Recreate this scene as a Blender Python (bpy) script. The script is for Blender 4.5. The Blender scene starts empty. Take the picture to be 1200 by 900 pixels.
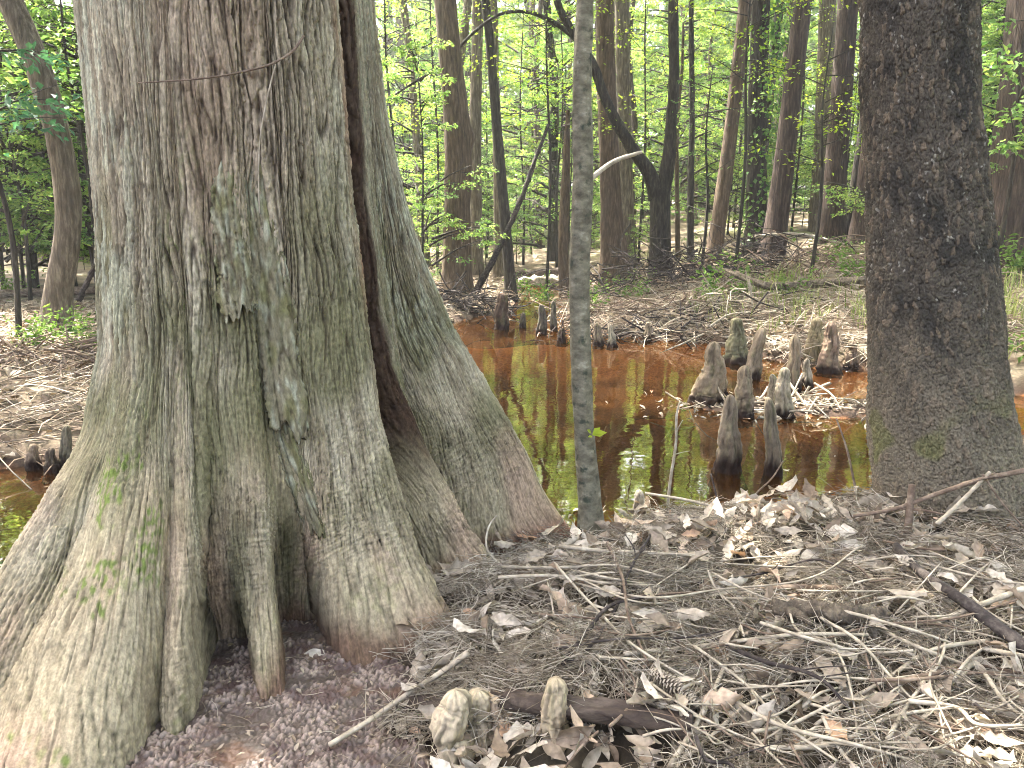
import bpy, math, random
import numpy as np
from mathutils import Vector

rng = np.random.default_rng(7)
random.seed(7)
F32 = np.float32
S = bpy.context.scene
COL = S.collection

# ------------------------------------------------------------------ camera numbers (photo pixels 1200 x 900)
CAMZ = 1.45
PITCH = math.atan2(200, 900)
CT, ST = math.cos(PITCH), math.sin(PITCH)
FPX = 900.0


def ray(px, py):
    fx = (px - 600) / FPX
    fy = -(py - 450) / FPX
    d = np.array([fx, fy * ST + CT, fy * CT - ST])
    return d


def at_y(px, py, Y):
    d = ray(px, py)
    k = Y / d[1]
    return np.array([0, 0, CAMZ]) + d * k


def at_z(px, py, z=0.0):
    d = ray(px, py)
    k = (z - CAMZ) / d[2]
    return np.array([0, 0, CAMZ]) + d * k


# ------------------------------------------------------------------ numpy noise
def _h(ix, iy, iz, seed):
    h = (ix.astype(np.uint32) * np.uint32(374761393) + iy.astype(np.uint32) * np.uint32(668265263)
         + iz.astype(np.uint32) * np.uint32(2147483647 - 58) + np.uint32(seed * 974711 % 4294967291))
    h = (h ^ (h >> np.uint32(13))) * np.uint32(1274126177)
    h = h ^ (h >> np.uint32(16))
    return h


def noise2(x, y, seed=0):
    x = np.asarray(x, F32); y = np.asarray(y, F32)
    x, y = np.broadcast_arrays(x, y)
    x0 = np.floor(x); y0 = np.floor(y)
    fx = x - x0; fy = y - y0
    ix = x0.astype(np.int64); iy = y0.astype(np.int64)
    u = fx * fx * fx * (fx * (fx * 6 - 15) + 10)
    v = fy * fy * fy * (fy * (fy * 6 - 15) + 10)
    z = np.zeros_like(ix)
    out = None

    def g(dx, dy):
        a = _h(ix + dx, iy + dy, z, seed).astype(F32) * F32(2 * math.pi / 4294967296.0)
        return np.cos(a) * (fx - dx) + np.sin(a) * (fy - dy)
    a = g(0, 0); b = g(1, 0); c = g(0, 1); d = g(1, 1)
    ab = a + u * (b - a)
    cd = c + u * (d - c)
    return (ab + v * (cd - ab)) * F32(1.5)


def fbm2(x, y, seed=0, octv=4, gain=0.5):
    r = 0; a = 1.0; t = 0
    for k in range(octv):
        r = r + a * noise2(x * 2 ** k, y * 2 ** k, seed + 13 * k)
        t += a; a *= gain
    return r / t * 1.4


def cell2(x, y, seed=0):
    """distance to nearest and second nearest feature point, and a random value per cell"""
    x = np.asarray(x, F32); y = np.asarray(y, F32)
    x0 = np.floor(x).astype(np.int64); y0 = np.floor(y).astype(np.int64)
    d1 = np.full(x.shape, 9, F32); d2 = np.full(x.shape, 9, F32); rv = np.zeros(x.shape, F32)
    z = np.zeros_like(x0)
    for dx in (-1, 0, 1):
        for dy in (-1, 0, 1):
            h1 = _h(x0 + dx, y0 + dy, z, seed).astype(F32) / F32(4294967296.0)
            h2 = _h(x0 + dx, y0 + dy, z + 7, seed).astype(F32) / F32(4294967296.0)
            d = np.hypot(x0 + dx + h1 - x, y0 + dy + h2 - y).astype(F32)
            m = d < d1
            d2 = np.where(m, d1, np.minimum(d2, d))
            rv = np.where(m, (h1 * 7.31 + h2 * 3.7) % 1.0, rv)
            d1 = np.where(m, d, d1)
    return d1, d2, rv


def sstep(a, b, x):
    t = np.clip((x - a) / (b - a), 0, 1)
    return t * t * (3 - 2 * t)


def lin(c):
    c = np.asarray(c, float) / 255.0
    return np.where(c <= 0.04045, c / 12.92, ((c + 0.055) / 1.055) ** 2.4)


# ------------------------------------------------------------------ mesh helpers
def mesh_np(name, V, Q, T=None, smooth=True):
    V = np.ascontiguousarray(V, F32)
    me = bpy.data.meshes.new(name)
    nq = 0 if Q is None else len(Q)
    nt = 0 if T is None else len(T)
    me.vertices.add(len(V)); me.vertices.foreach_set('co', V.ravel())
    loops = []
    if nq: loops.append(np.asarray(Q, np.int32).ravel())
    if nt: loops.append(np.asarray(T, np.int32).ravel())
    L = np.concatenate(loops)
    me.loops.add(len(L)); me.loops.foreach_set('vertex_index', L)
    st = np.concatenate([np.arange(nq, dtype=np.int32) * 4, nq * 4 + np.arange(nt, dtype=np.int32) * 3])
    me.polygons.add(nq + nt); me.polygons.foreach_set('loop_start', st)
    me.update(calc_edges=True)
    me.polygons.foreach_set('use_smooth', np.full(nq + nt, smooth))
    return me


def face_attr(me, name, vals):
    a = me.attributes.new(name, 'FLOAT', 'FACE')
    a.data.foreach_set('value', np.asarray(vals, F32))


def point_col(me, name, rgb):
    a = me.attributes.new(name, 'FLOAT_COLOR', 'POINT')
    c = np.ones((len(rgb), 4), F32); c[:, :3] = rgb
    a.data.foreach_set('color', c.ravel())


def obj(name, me, mat=None, parent=None, loc=None):
    o = bpy.data.objects.new(name, me)
    COL.objects.link(o)
    if mat is not None and me is not None and not me.materials:
        me.materials.append(mat)
    if parent is not None: o.parent = parent
    if loc is not None: o.location = [float(v) for v in loc]
    return o


def tag(o, label, cat, group=None):
    o['label'] = label; o['category'] = cat
    if group: o['group'] = group
    return o


def thing(name, label, cat, loc=(0, 0, 0), group=None, rz=0.0):
    o = obj(name, None, loc=loc)
    o.rotation_euler = (0, 0, rz)
    return tag(o, label, cat, group)


def dup(root, loc, rz=0.0, sc=1.0, label=None):
    r = root.copy(); COL.objects.link(r)
    r.location = [float(v) for v in loc]; r.rotation_euler = (0, 0, rz); r.scale = (sc, sc, sc)
    if label: r['label'] = label
    for ch in list(root.children):
        c = ch.copy(); COL.objects.link(c); c.parent = r
        for g in list(ch.children):
            d = g.copy(); COL.objects.link(d); d.parent = c
    return r


def grid_faces(nr, nc, wrap=False):
    i = np.arange(nr - 1)[:, None]; j = np.arange(nc if wrap else nc - 1)[None, :]
    j2 = (j + 1) % nc
    a = i * nc + j; b = i * nc + j2; c = (i + 1) * nc + j2; d = (i + 1) * nc + j
    return np.stack([a, b, c, d], -1).reshape(-1, 4)


def frames(P):
    """tangent frames along a polyline"""
    P = np.asarray(P, float)
    T = np.gradient(P, axis=0)
    T /= np.linalg.norm(T, axis=1, keepdims=True) + 1e-9
    up = np.array([0, 0, 1.0]) if abs(T[0][2]) < 0.9 else np.array([0, 1.0, 0])
    A = []
    a = np.cross(up, T[0]); a /= np.linalg.norm(a)
    for t in T:
        a = a - t * a.dot(t); a /= np.linalg.norm(a) + 1e-9
        A.append(a)
    A = np.array(A); B = np.cross(T, A)
    return T, A, B


def resample(P, R, n):
    P = np.asarray(P, float); R = np.asarray(R, float)
    d = np.concatenate([[0], np.cumsum(np.linalg.norm(np.diff(P, axis=0), axis=1))])
    # Catmull-Rom through the points
    t = np.linspace(0, d[-1], n)
    out = np.zeros((n, 3))
    m = np.gradient(P, d, axis=0) if len(P) > 2 else np.repeat(((P[1] - P[0]) / d[-1])[None], 2, 0)
    k = np.clip(np.searchsorted(d, t, side='right') - 1, 0, len(P) - 2)
    h = (d[k + 1] - d[k]); s = ((t - d[k]) / h)[:, None]; h = h[:, None]
    out = (2 * s ** 3 - 3 * s ** 2 + 1) * P[k] + (s ** 3 - 2 * s ** 2 + s) * h * m[k] + (-2 * s ** 3 + 3 * s ** 2) * P[k + 1] + (s ** 3 - s ** 2) * h * m[k + 1]
    return out, np.interp(t, d, R)


def tube(P, R, sides=7, n=None, rough=0.0, seed=0, cap=True):
    """verts, quads, tris of a tapered tube"""
    if n: P, R = resample(P, R, n)
    P = np.asarray(P, float); R = np.asarray(R, float)
    T, A, B = frames(P)
    th = np.linspace(0, 2 * math.pi, sides, endpoint=False)
    nr = len(P)
    rr = R[:, None] * np.ones((1, sides))
    if rough:
        s = np.arange(nr)[:, None] * 0.45
        rr = rr * (1 + rough * noise2(np.cos(th)[None] * 1.7 + seed * 3.1, s + np.sin(th)[None] * 1.7, seed) * 1.5)
    V = P[:, None] + rr[..., None] * (np.cos(th)[None, :, None] * A[:, None] + np.sin(th)[None, :, None] * B[:, None])
    V = V.reshape(-1, 3); Q = grid_faces(nr, sides, True)
    Tt = None
    if cap:
        V = np.vstack([V, P[:1], P[-1:]])
        a = np.arange(sides); b = (a + 1) % sides
        k0 = nr * sides
        Tt = np.vstack([np.stack([np.full(sides, k0), b, a], 1),
                        np.stack([np.full(sides, k0 + 1), (nr - 1) * sides + a, (nr - 1) * sides + b], 1)])
    return V, Q, Tt


class MB:
    """collects several shapes that belong to ONE part"""
    def __init__(s): s.V = []; s.Q = []; s.T = []; s.n = 0; s.q = []; s.t = []

    def add(s, V, Q=None, T=None, val=0.0):
        s.V.append(np.asarray(V, F32))
        if Q is not None and len(Q):
            s.Q.append(np.asarray(Q) + s.n); s.q.append(np.broadcast_to(np.asarray(val, F32), (len(Q),)))
        if T is not None and len(T):
            s.T.append(np.asarray(T) + s.n); s.t.append(np.full(len(T), np.mean(val), F32))
        s.n += len(V)

    def mesh(s, name, smooth=True):
        V = np.vstack(s.V); Q = np.vstack(s.Q) if s.Q else None; T = np.vstack(s.T) if s.T else None
        me = mesh_np(name, V, Q, T, smooth)
        face_attr(me, 'tint', np.concatenate(s.q + s.t))
        return me


# ------------------------------------------------------------------ materials
def new_mat(name):
    m = bpy.data.materials.new(name); m.use_nodes = True
    nt = m.node_tree
    for n in list(nt.nodes): nt.nodes.remove(n)
    return m, nt, nt.nodes, nt.links


def ramp(N, stops):
    r = N.new('ShaderNodeValToRGB')
    e = r.color_ramp.elements
    while len(e) < len(stops): e.new(0.5)
    for el, (p, c) in zip(e, stops):
        el.position = p; el.color = (*[float(v) for v in lin(c)], 1)
    return r


def mat_noise(name, stops, scale=8.0, stretch=(1, 1, 1), bump=0.4, bscale=40.0, rough=0.85, spec=0.25, coord='Object', detail=6.0, dist=0.02,
              second=None):
    """a rough natural surface: colour from stretched noise, relief from finer noise"""
    m, nt, N, L = new_mat(name)
    out = N.new('ShaderNodeOutputMaterial'); p = N.new('ShaderNodeBsdfPrincipled')
    tc = N.new('ShaderNodeTexCoord'); mp = N.new('ShaderNodeMapping'); mp.inputs['Scale'].default_value = stretch
    oi = N.new('ShaderNodeObjectInfo')
    add = N.new('ShaderNodeVectorMath'); add.operation = 'ADD'
    sc = N.new('ShaderNodeVectorMath'); sc.operation = 'SCALE'; sc.inputs[3].default_value = 37.0
    cmb = N.new('ShaderNodeCombineXYZ'); L.new(oi.outputs['Random'], cmb.inputs[0]); L.new(oi.outputs['Random'], cmb.inputs[1])
    L.new(cmb.outputs[0], sc.inputs[0])
    L.new(tc.outputs[coord], mp.inputs[0]); L.new(mp.outputs[0], add.inputs[0]); L.new(sc.outputs[0], add.inputs[1])
    n1 = N.new('ShaderNodeTexNoise'); n1.inputs['Scale'].default_value = scale; n1.inputs['Detail'].default_value = detail; n1.inputs['Roughness'].default_value = 0.65
    L.new(add.outputs[0], n1.inputs['Vector'])
    r = ramp(N, stops); L.new(n1.outputs['Fac'], r.inputs[0])
    n2 = N.new('ShaderNodeTexNoise'); n2.inputs['Scale'].default_value = bscale; n2.inputs['Detail'].default_value = 5.0
    L.new(add.outputs[0], n2.inputs['Vector'])
    col = r.outputs[0]
    if second:
        n3 = N.new('ShaderNodeTexNoise'); n3.inputs['Scale'].default_value = second[1]; n3.inputs['Detail'].default_value = 4
        L.new(tc.outputs[coord], n3.inputs['Vector'])
        r3 = N.new('ShaderNodeMapRange'); r3.inputs[1].default_value = second[2]; r3.inputs[2].default_value = second[3]
        L.new(n3.outputs['Fac'], r3.inputs[0])
        mx = N.new('ShaderNodeMix'); mx.data_type = 'RGBA'
        L.new(r3.outputs[0], mx.inputs[0]); L.new(col, mx.inputs[6]); mx.inputs[7].default_value = (*[float(v) for v in lin(second[0])], 1)
        col = mx.outputs[2]
    L.new(col, p.inputs['Base Color'])
    b = N.new('ShaderNodeBump'); b.inputs['Strength'].default_value = bump; b.inputs['Distance'].default_value = dist
    L.new(n2.outputs['Fac'], b.inputs['Height']); L.new(b.outputs[0], p.inputs['Normal'])
    p.inputs['Roughness'].default_value = rough; p.inputs['Specular IOR Level'].default_value = spec
    L.new(p.outputs[0], out.inputs[0])
    return m


def mat_attr(name, attr='bark_colour', bump=0.35, bscale=220.0, rough=0.9, spec=0.15, var=0.35, stretch=(1, 1, 0.4)):
    """albedo from a point attribute, broken up by fine noise"""
    m, nt, N, L = new_mat(name)
    out = N.new('ShaderNodeOutputMaterial'); p = N.new('ShaderNodeBsdfPrincipled')
    at = N.new('ShaderNodeAttribute'); at.attribute_name = attr
    tc = N.new('ShaderNodeTexCoord'); mp = N.new('ShaderNodeMapping'); mp.inputs['Scale'].default_value = stretch
    L.new(tc.outputs['Object'], mp.inputs[0])
    n = N.new('ShaderNodeTexNoise'); n.inputs['Scale'].default_value = bscale; n.inputs['Detail'].default_value = 4; n.inputs['Roughness'].default_value = 0.7
    L.new(mp.outputs[0], n.inputs['Vector'])
    mr = N.new('ShaderNodeMapRange'); mr.inputs[1].default_value = 0.3; mr.inputs[2].default_value = 0.7
    mr.inputs[3].default_value = 1 - var; mr.inputs[4].default_value = 1 + var
    L.new(n.outputs['Fac'], mr.inputs[0])
    mx = N.new('ShaderNodeVectorMath'); mx.operation = 'SCALE'
    L.new(at.outputs['Color'], mx.inputs[0]); L.new(mr.outputs[0], mx.inputs[3])
    L.new(mx.outputs[0], p.inputs['Base Color'])
    b = N.new('ShaderNodeBump'); b.inputs['Strength'].default_value = bump; b.inputs['Distance'].default_value = 0.004
    L.new(n.outputs['Fac'], b.inputs['Height']); L.new(b.outputs[0], p.inputs['Normal'])
    p.inputs['Roughness'].default_value = rough; p.inputs['Specular IOR Level'].default_value = spec
    L.new(p.outputs[0], out.inputs[0])
    return m


def mat_tint(name, stops, rough=0.8, spec=0.2, trans=0.0, objvar=0.0, tboost=1.0, bumps=0.0):
    """leaf-like things: colour by a per-face value, optional light passing through"""
    m, nt, N, L = new_mat(name)
    out = N.new('ShaderNodeOutputMaterial'); p = N.new('ShaderNodeBsdfPrincipled')
    at = N.new('ShaderNodeAttribute'); at.attribute_name = 'tint'
    fac = at.outputs['Fac']
    if objvar:
        oi = N.new('ShaderNodeObjectInfo')
        ma = N.new('ShaderNodeMath'); ma.operation = 'MULTIPLY_ADD'; ma.inputs[1].default_value = objvar; ma.inputs[2].default_value = -objvar / 2
        L.new(oi.outputs['Random'], ma.inputs[0])
        ad = N.new('ShaderNodeMath'); ad.operation = 'ADD'; ad.use_clamp = True
        L.new(fac, ad.inputs[0]); L.new(ma.outputs[0], ad.inputs[1]); fac = ad.outputs[0]
    r = ramp(N, stops); L.new(fac, r.inputs[0])
    L.new(r.outputs[0], p.inputs['Base Color'])
    p.inputs['Roughness'].default_value = rough; p.inputs['Specular IOR Level'].default_value = spec
    if bumps:
        tc = N.new('ShaderNodeTexCoord'); n = N.new('ShaderNodeTexNoise'); n.inputs['Scale'].default_value = bumps; n.inputs['Detail'].default_value = 3
        L.new(tc.outputs['Object'], n.inputs['Vector'])
        mr = N.new('ShaderNodeMapRange'); mr.inputs[1].default_value = .3; mr.inputs[2].default_value = .7; mr.inputs[3].default_value = .65; mr.inputs[4].default_value = 1.3
        L.new(n.outputs['Fac'], mr.inputs[0])
        vm = N.new('ShaderNodeVectorMath'); vm.operation = 'SCALE'; L.new(r.outputs[0], vm.inputs[0]); L.new(mr.outputs[0], vm.inputs[3])
        L.new(vm.outputs[0], p.inputs['Base Color'])
        b = N.new('ShaderNodeBump'); b.inputs['Strength'].default_value = .4; b.inputs['Distance'].default_value = .003
        L.new(n.outputs['Fac'], b.inputs['Height']); L.new(b.outputs[0], p.inputs['Normal'])
    sh = p.outputs[0]
    if trans:
        t = N.new('ShaderNodeBsdfTranslucent')
        g = N.new('ShaderNodeMix'); g.data_type = 'RGBA'; g.blend_type = 'MULTIPLY'; g.inputs[0].default_value = 1.0
        L.new(r.outputs[0], g.inputs[6]); g.inputs[7].default_value = (1.15 * tboost, 1.1 * tboost, 0.85 * tboost, 1)
        L.new(g.outputs[2], t.inputs[0])
        mx = N.new('ShaderNodeMixShader'); mx.inputs[0].default_value = trans
        L.new(sh, mx.inputs[1]); L.new(t.outputs[0], mx.inputs[2]); sh = mx.outputs[0]
    L.new(sh, out.inputs[0])
    return m


M = {}
M['cypress'] = mat_attr('cypress_bark', bscale=170, var=0.30, bump=0.5)
M['oak'] = mat_attr('blocky_bark', bscale=120, var=0.35, bump=0.5, stretch=(1, 1, .8))
M['knee'] = mat_attr('knee_bark', bscale=60, var=0.3, bump=0.5, stretch=(1, 1, .5))
M['ground'] = mat_attr('forest_floor', 'ground_colour', bscale=38, var=0.45, bump=0.6, stretch=(1, 1, 1))
M['mud'] = mat_attr('wet_mud', 'ground_colour', bscale=150, var=0.3, bump=0.4, rough=0.55, spec=0.4, stretch=(1, 1, 1))
M['bark_grey'] = mat_noise('grey_brown_bark', [(.25, (50, 44, 37)), (.5, (90, 80, 67)), (.72, (130, 119, 101))], 30, (1, 1, .16), 1.0, 55, dist=.03)
M['bark_brown'] = mat_noise('brown_bark', [(.25, (44, 35, 28)), (.5, (80, 66, 52)), (.75, (116, 100, 80))], 30, (1, 1, .16), 1.0, 55, dist=.03)
M['bark_red'] = mat_noise('reddish_bark', [(.25, (36, 28, 24)), (.5, (62, 51, 44)), (.75, (96, 81, 70))], 30, (1, 1, .13), 1.0, 55, dist=.03)
M['bark_dark'] = mat_noise('dark_bark', [(.25, (28, 25, 21)), (.5, (50, 45, 38)), (.75, (80, 74, 62))], 30, (1, 1, .18), 1.0, 55, dist=.03)
M['bark_smooth'] = mat_noise('smooth_mottled_bark', [(.3, (66, 61, 49)), (.45, (96, 91, 75)), (.58, (118, 112, 94)), (.72, (154, 149, 129))], 16, (1, 1, 1.6), .35, 60, dist=.006,
                             second=((58, 62, 50), 30, .56, .7))
M['stick_pale'] = mat_noise('pale_dry_stick', [(.25, (104, 94, 78)), (.5, (156, 145, 126)), (.75, (198, 188, 170))], 22, (1, 1, 1), .4, 90, dist=.004)
M['stick_brown'] = mat_noise('brown_stick', [(.25, (66, 52, 42)), (.5, (104, 88, 74)), (.75, (148, 132, 114))], 26, (1, 1, 1), .4, 90, dist=.004)
M['stick_dark'] = mat_noise('dark_stick', [(.25, (30, 26, 24)), (.5, (54, 47, 43)), (.75, (100, 92, 84))], 30, (1, 1, 1), .5, 90, dist=.006)
M['wood_rot'] = mat_noise('rotten_wood', [(.25, (38, 32, 28)), (.5, (66, 56, 48)), (.75, (108, 96, 84))], 18, (.35, 1, 1), .7, 50, dist=.012)
M['needle'] = mat_tint('dry_pine_needles', [(0, (72, 62, 50)), (.4, (124, 113, 96)), (.75, (164, 154, 137)), (1, (196, 187, 170))], .7)
M['dead_leaf'] = mat_tint('dead_leaves', [(0, (84, 70, 56)), (.3, (132, 116, 98)), (.6, (164, 152, 134)), (.85, (192, 182, 166)), (1, (172, 134, 100))], .75, trans=.12, tboost=.9, bumps=60)
M['leaf'] = mat_tint('summer_leaves', [(0, (62, 94, 46)), (.35, (94, 128, 62)), (.7, (126, 152, 76)), (1, (162, 178, 94))], .55, .35, trans=.5, objvar=.45)
M['leaf_far'] = mat_tint('far_leaves', [(0, (74, 106, 64)), (.4, (106, 136, 82)), (.75, (134, 160, 100)), (1, (166, 184, 120))], .6, .3, trans=.5, objvar=.4)
M['leaf_yellow'] = mat_tint('sunlit_young_leaves', [(0, (86, 118, 30)), (.5, (128, 156, 44)), (1, (172, 184, 66))], .55, .3, trans=.55)
M['leaf_teal'] = mat_tint('blue_green_leaves', [(0, (40, 80, 56)), (1, (72, 116, 80))], .5, .4, trans=.35)
M['grass'] = mat_tint('sedge_grass', [(0, (84, 98, 52)), (.5, (122, 134, 78)), (1, (156, 158, 108))], .7, .2, trans=.35)
M['moss'] = mat_tint('green_ground_plants', [(0, (54, 84, 34)), (1, (116, 142, 66))], .7, .2, trans=.35)

# ------------------------------------------------------------------ world, sun, camera
SUN_EL, SUN_AZ = math.radians(62), math.radians(-42)     # azimuth from +Y towards +X
sun_dir = Vector((math.sin(SUN_AZ) * math.cos(SUN_EL), math.cos(SUN_AZ) * math.cos(SUN_EL), math.sin(SUN_EL)))
w = bpy.data.worlds.new('World'); S.world = w; w.use_nodes = True
wn = w.node_tree.nodes; wl = w.node_tree.links
sky = wn.new('ShaderNodeTexSky'); sky.sky_type = 'NISHITA'; sky.sun_disc = False
sky.sun_elevation = SUN_EL; sky.sun_rotation = SUN_AZ; sky.dust_density = 6.0; sky.ozone_density = 0.0; sky.air_density = .45
bg = wn['Background']; bg.inputs[1].default_value = 0.15
wl.new(sky.outputs[0], bg.inputs[0])
sl = bpy.data.lights.new('sun', 'SUN'); sl.energy = 5.0; sl.angle = math.radians(0.6); sl.color = (1, .95, .86)
so = obj('sun', sl); so.rotation_euler = (-sun_dir).to_track_quat('-Z', 'Y').to_euler()
cam = bpy.data.cameras.new('camera'); cam.sensor_width = 36; cam.lens = 36 * FPX / 1200; cam.clip_start = .05; cam.clip_end = 600
co = obj('camera', cam, loc=(0, 0, CAMZ)); co.rotation_euler = (math.pi / 2 - PITCH, 0, 0)
S.camera = co
S.view_settings.view_transform = 'Standard'; S.view_settings.look = 'None'; S.view_settings.gamma = 1
S.view_settings.exposure = 3.58
c = S.cycles
c.max_bounces = 7; c.diffuse_bounces = 4; c.glossy_bounces = 3; c.transmission_bounces = 4; c.transparent_max_bounces = 8
c.caustics_reflective = False; c.caustics_refractive = False; c.sample_clamp_indirect = 6
c.use_denoising = True; c.filter_width = 1.0

# ------------------------------------------------------------------ ground height
pool_px = [(-200, 553), (-60, 549), (95, 545), (230, 480), (400, 415), (522, 380), (560, 371), (596, 372), (608, 338), (672, 337), (662, 376),
           (700, 392), (760, 397), (830, 401), (900, 420), (960, 432), (1060, 436), (1230, 470), (1240, 500), (1120, 545), (1040, 578), (1000, 588), (900, 602), (830, 609), (740, 616), (690, 634)]
POOL = [tuple(at_z(a, b)[:2]) for a, b in pool_px] + [(0.1, 3.05), (-0.9, 3.3), (-1.75, 2.75), (-2.3, 2.1), (-4.5, 1.6), (-6, 3)]
POOL = np.array(POOL)


def pool_sdf(x, y):
    """negative inside the pool, metres"""
    x = np.asarray(x, F32); y = np.asarray(y, F32)
    best = np.full(x.shape, 1e9, F32); inside = np.zeros(x.shape, bool)
    n = len(POOL)
    for i in range(n):
        ax, ay = POOL[i]; bx, by = POOL[(i + 1) % n]
        dx, dy = bx - ax, by - ay
        t = np.clip(((x - ax) * dx + (y - ay) * dy) / (dx * dx + dy * dy), 0, 1)
        best = np.minimum(best, np.hypot(x - ax - t * dx, y - ay - t * dy))
        cr = ((ay > y) != (by > y)) & (x < (bx - ax) * (y - ay) / (by - ay + 1e-12) + ax)
        inside ^= cr
    return np.where(inside, -best, best)


BAR = at_z(950, 478)[:2]


def mudmask(x, y):
    n = .10 * noise2(np.asarray(x) * 5, np.asarray(y) * 5, 91)
    return sstep(-.12, -.42, x + .33 * (y - 1.9) + n) * sstep(3.0, 2.6, y)


def H(x, y):
    x = np.asarray(x, float); y = np.asarray(y, float)
    d = pool_sdf(x, y) + .07 * noise2(x * 2.5, y * 2.5, 3) + .03 * noise2(x * 8, y * 8, 4)
    near = sstep(4.2, 3.4, y)
    right = sstep(-.5, 2.5, x - .12 * y)
    bank = .10 * (1 - np.exp(-np.maximum(d, 0) / .18)) + .20 * (1 - np.exp(-np.maximum(d, 0) / 1.6))
    bank = bank + right * np.minimum(.11 * np.maximum(d, 0), .95) + .02 * np.maximum(y - 14, 0)
    bank = bank + .05 * fbm2(x * .9, y * .9, 8, 3) + .02 * noise2(x * 4, y * 4, 9)
    mud = mudmask(x, y)
    mound = .05 + .17 * sstep(-.35, .35, x + .25 * (y - 2)) + .07 * sstep(.5, 2.2, x) + .06 * noise2(x * 1.7 + 3, y * 1.7, 21) + .045 * noise2(x * 4.5, y * 4.5, 22) + .02 * noise2(x * 11, y * 11, 23)
    mound = mound * (.35 * sstep(-.02, .10, d) + .65 * sstep(.05, .75, d))
    nz = mound * (1 - mud) + mud * (.012 + .012 * noise2(x * 6, y * 6, 5))
    z = bank * (1 - near) + nz * near
    depth = .05 + .22 * sstep(0, -1.2, d) 
    yb = y - .1 * (x - 1) + .25 * noise2(x * 1.3, y * 1.3, 33)
    shallow = np.maximum(sstep(6.9, 7.5, yb) * sstep(9.2, 8.7, yb), sstep(2.2, 2.8, x) * sstep(5.5, 6.2, y))
    bed = -(depth * (1 - shallow) + .035 * shallow)
    z = np.where(d > 0, z, bed * sstep(0, -.15, d))
    # the bar of mud where the knees stand
    e = np.hypot((x - BAR[0]) / 1.0, (y - BAR[1]) / .42) + .35 * noise2(x * 3, y * 3, 31)
    z = np.maximum(z, .05 - .10 * e ** 2) if np.ndim(z) == 0 else np.where(d < .1, np.maximum(z, .05 - .11 * e ** 2), z)
    return z


def hit(px, py, lift=0.0):
    """where the view ray of a pixel meets the ground (plus lift)"""
    d = ray(px, py); o = np.array([0, 0, CAMZ])
    k = np.linspace(1.0, 45, 3000) if d[2] < 0 else np.linspace(1, 45, 10)
    P = o[None] + d[None] * k[:, None]
    g = np.maximum(H(P[:, 0], P[:, 1]), 0) + lift
    b = np.nonzero(P[:, 2] < g)[0]
    i = b[0] if len(b) else len(k) - 1
    return P[i]


def axis_lines(dense, outer):
    return np.unique(np.round(np.concatenate([np.arange(*d) for d in dense] + [np.array(outer, float)]), 4))


gx = axis_lines([(-2.4, 2.9, .02), (-7, 8, .07), (-16, 18, .25), (-60, 61, 2)], [-150, -100, 100, 150])
gy = axis_lines([(1.2, 3.9, .02), (3.9, 11, .05), (11, 18, .12), (18, 40, .5), (-8, 1.2, .3), (40, 90, 2)], [-40, -20, 110, 150, 200])
GX, GY = np.meshgrid(gx, gy)
GZ = H(GX, GY)
sd = pool_sdf(GX, GY)
# fine relief of the litter
GZ = GZ + (GZ > .0) * .012 * noise2(GX * 14, GY * 14, 41) * (GY < 12)
n1 = fbm2(GX * 1.3, GY * 1.3, 51, 4); n2 = fbm2(GX * 6, GY * 6, 52, 3); n3 = fbm2(GX * .6 + 9, GY * .6, 53, 3)
C = np.empty(GX.shape + (3,))
dry = lin((90, 81, 66)); pale = lin((122, 113, 96)); dark = lin((52, 45, 37)); red = lin((94, 77, 60)); grn = lin((104, 116, 60))
mix = lambda a, b, t: a + (b - a) * np.clip(t, 0, 1)[..., None]
C[:] = dry
C = mix(C, pale, sstep(0, .5, n2)); C = mix(C, dark, sstep(.05, -.5, n2) * .8); C = mix(C, red, sstep(.0, .5, n1) * .6)
C = mix(C, grn, sstep(.2, .6, n3) * sstep(1.0, 2.0, sd) * (GY > 6) * .45)
wet = sstep(.13, .02, GZ)
C = mix(C, lin((62, 48, 40)), wet * .85)
bedc = mix(np.broadcast_to(lin((122, 88, 54)), C.shape), lin((98, 70, 42)), sstep(-.3, .4, n1))
bedc = mix(bedc, lin((214, 142, 82)), sstep(-.17, -.03, GZ + .02 * n1))
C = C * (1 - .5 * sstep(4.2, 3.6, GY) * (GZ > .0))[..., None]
C = mix(C, bedc, sstep(-.002, -.02, GZ))
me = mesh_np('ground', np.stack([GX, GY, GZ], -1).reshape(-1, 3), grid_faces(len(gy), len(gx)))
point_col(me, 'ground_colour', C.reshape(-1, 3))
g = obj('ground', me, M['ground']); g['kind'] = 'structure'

# the crumbly mud in front of the roots
mx_ = np.arange(-1.35, .15, .0034); my_ = np.arange(1.45, 2.75, .0038)
MX, MY = np.meshgrid(mx_, my_)
d1, d2, rv = cell2(MX * 84 + .7 * noise2(MX * 30, MY * 30, 1), MY * 84 + .7 * noise2(MX * 30, MY * 30, 2), 77)
e1, e2, ev = cell2(MX * 150, MY * 150, 78)
lump = np.clip(1 - d1 * 1.35, 0, 1) ** .6 * (.35 + rv)
lump2 = np.clip(1 - e1 * 1.3, 0, 1) ** .7
patch = .35 + .65 * sstep(-.45, .1, fbm2(MX * 6, MY * 6, 61, 3))
mm_ = mudmask(MX, MY)
mz = np.where(mm_ > .3, np.maximum(H(MX, MY), .012), H(MX, MY)) - .035 + .05 * sstep(.35, .75, mm_) + (.014 * lump * (1 + .6 * noise2(MX * 25, MY * 25, 70)) + .006 * lump2) * patch + .010 * fbm2(MX * 9, MY * 9, 62, 3)
mc = np.empty(MX.shape + (3,)); mc[:] = lin((76, 66, 58))
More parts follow.
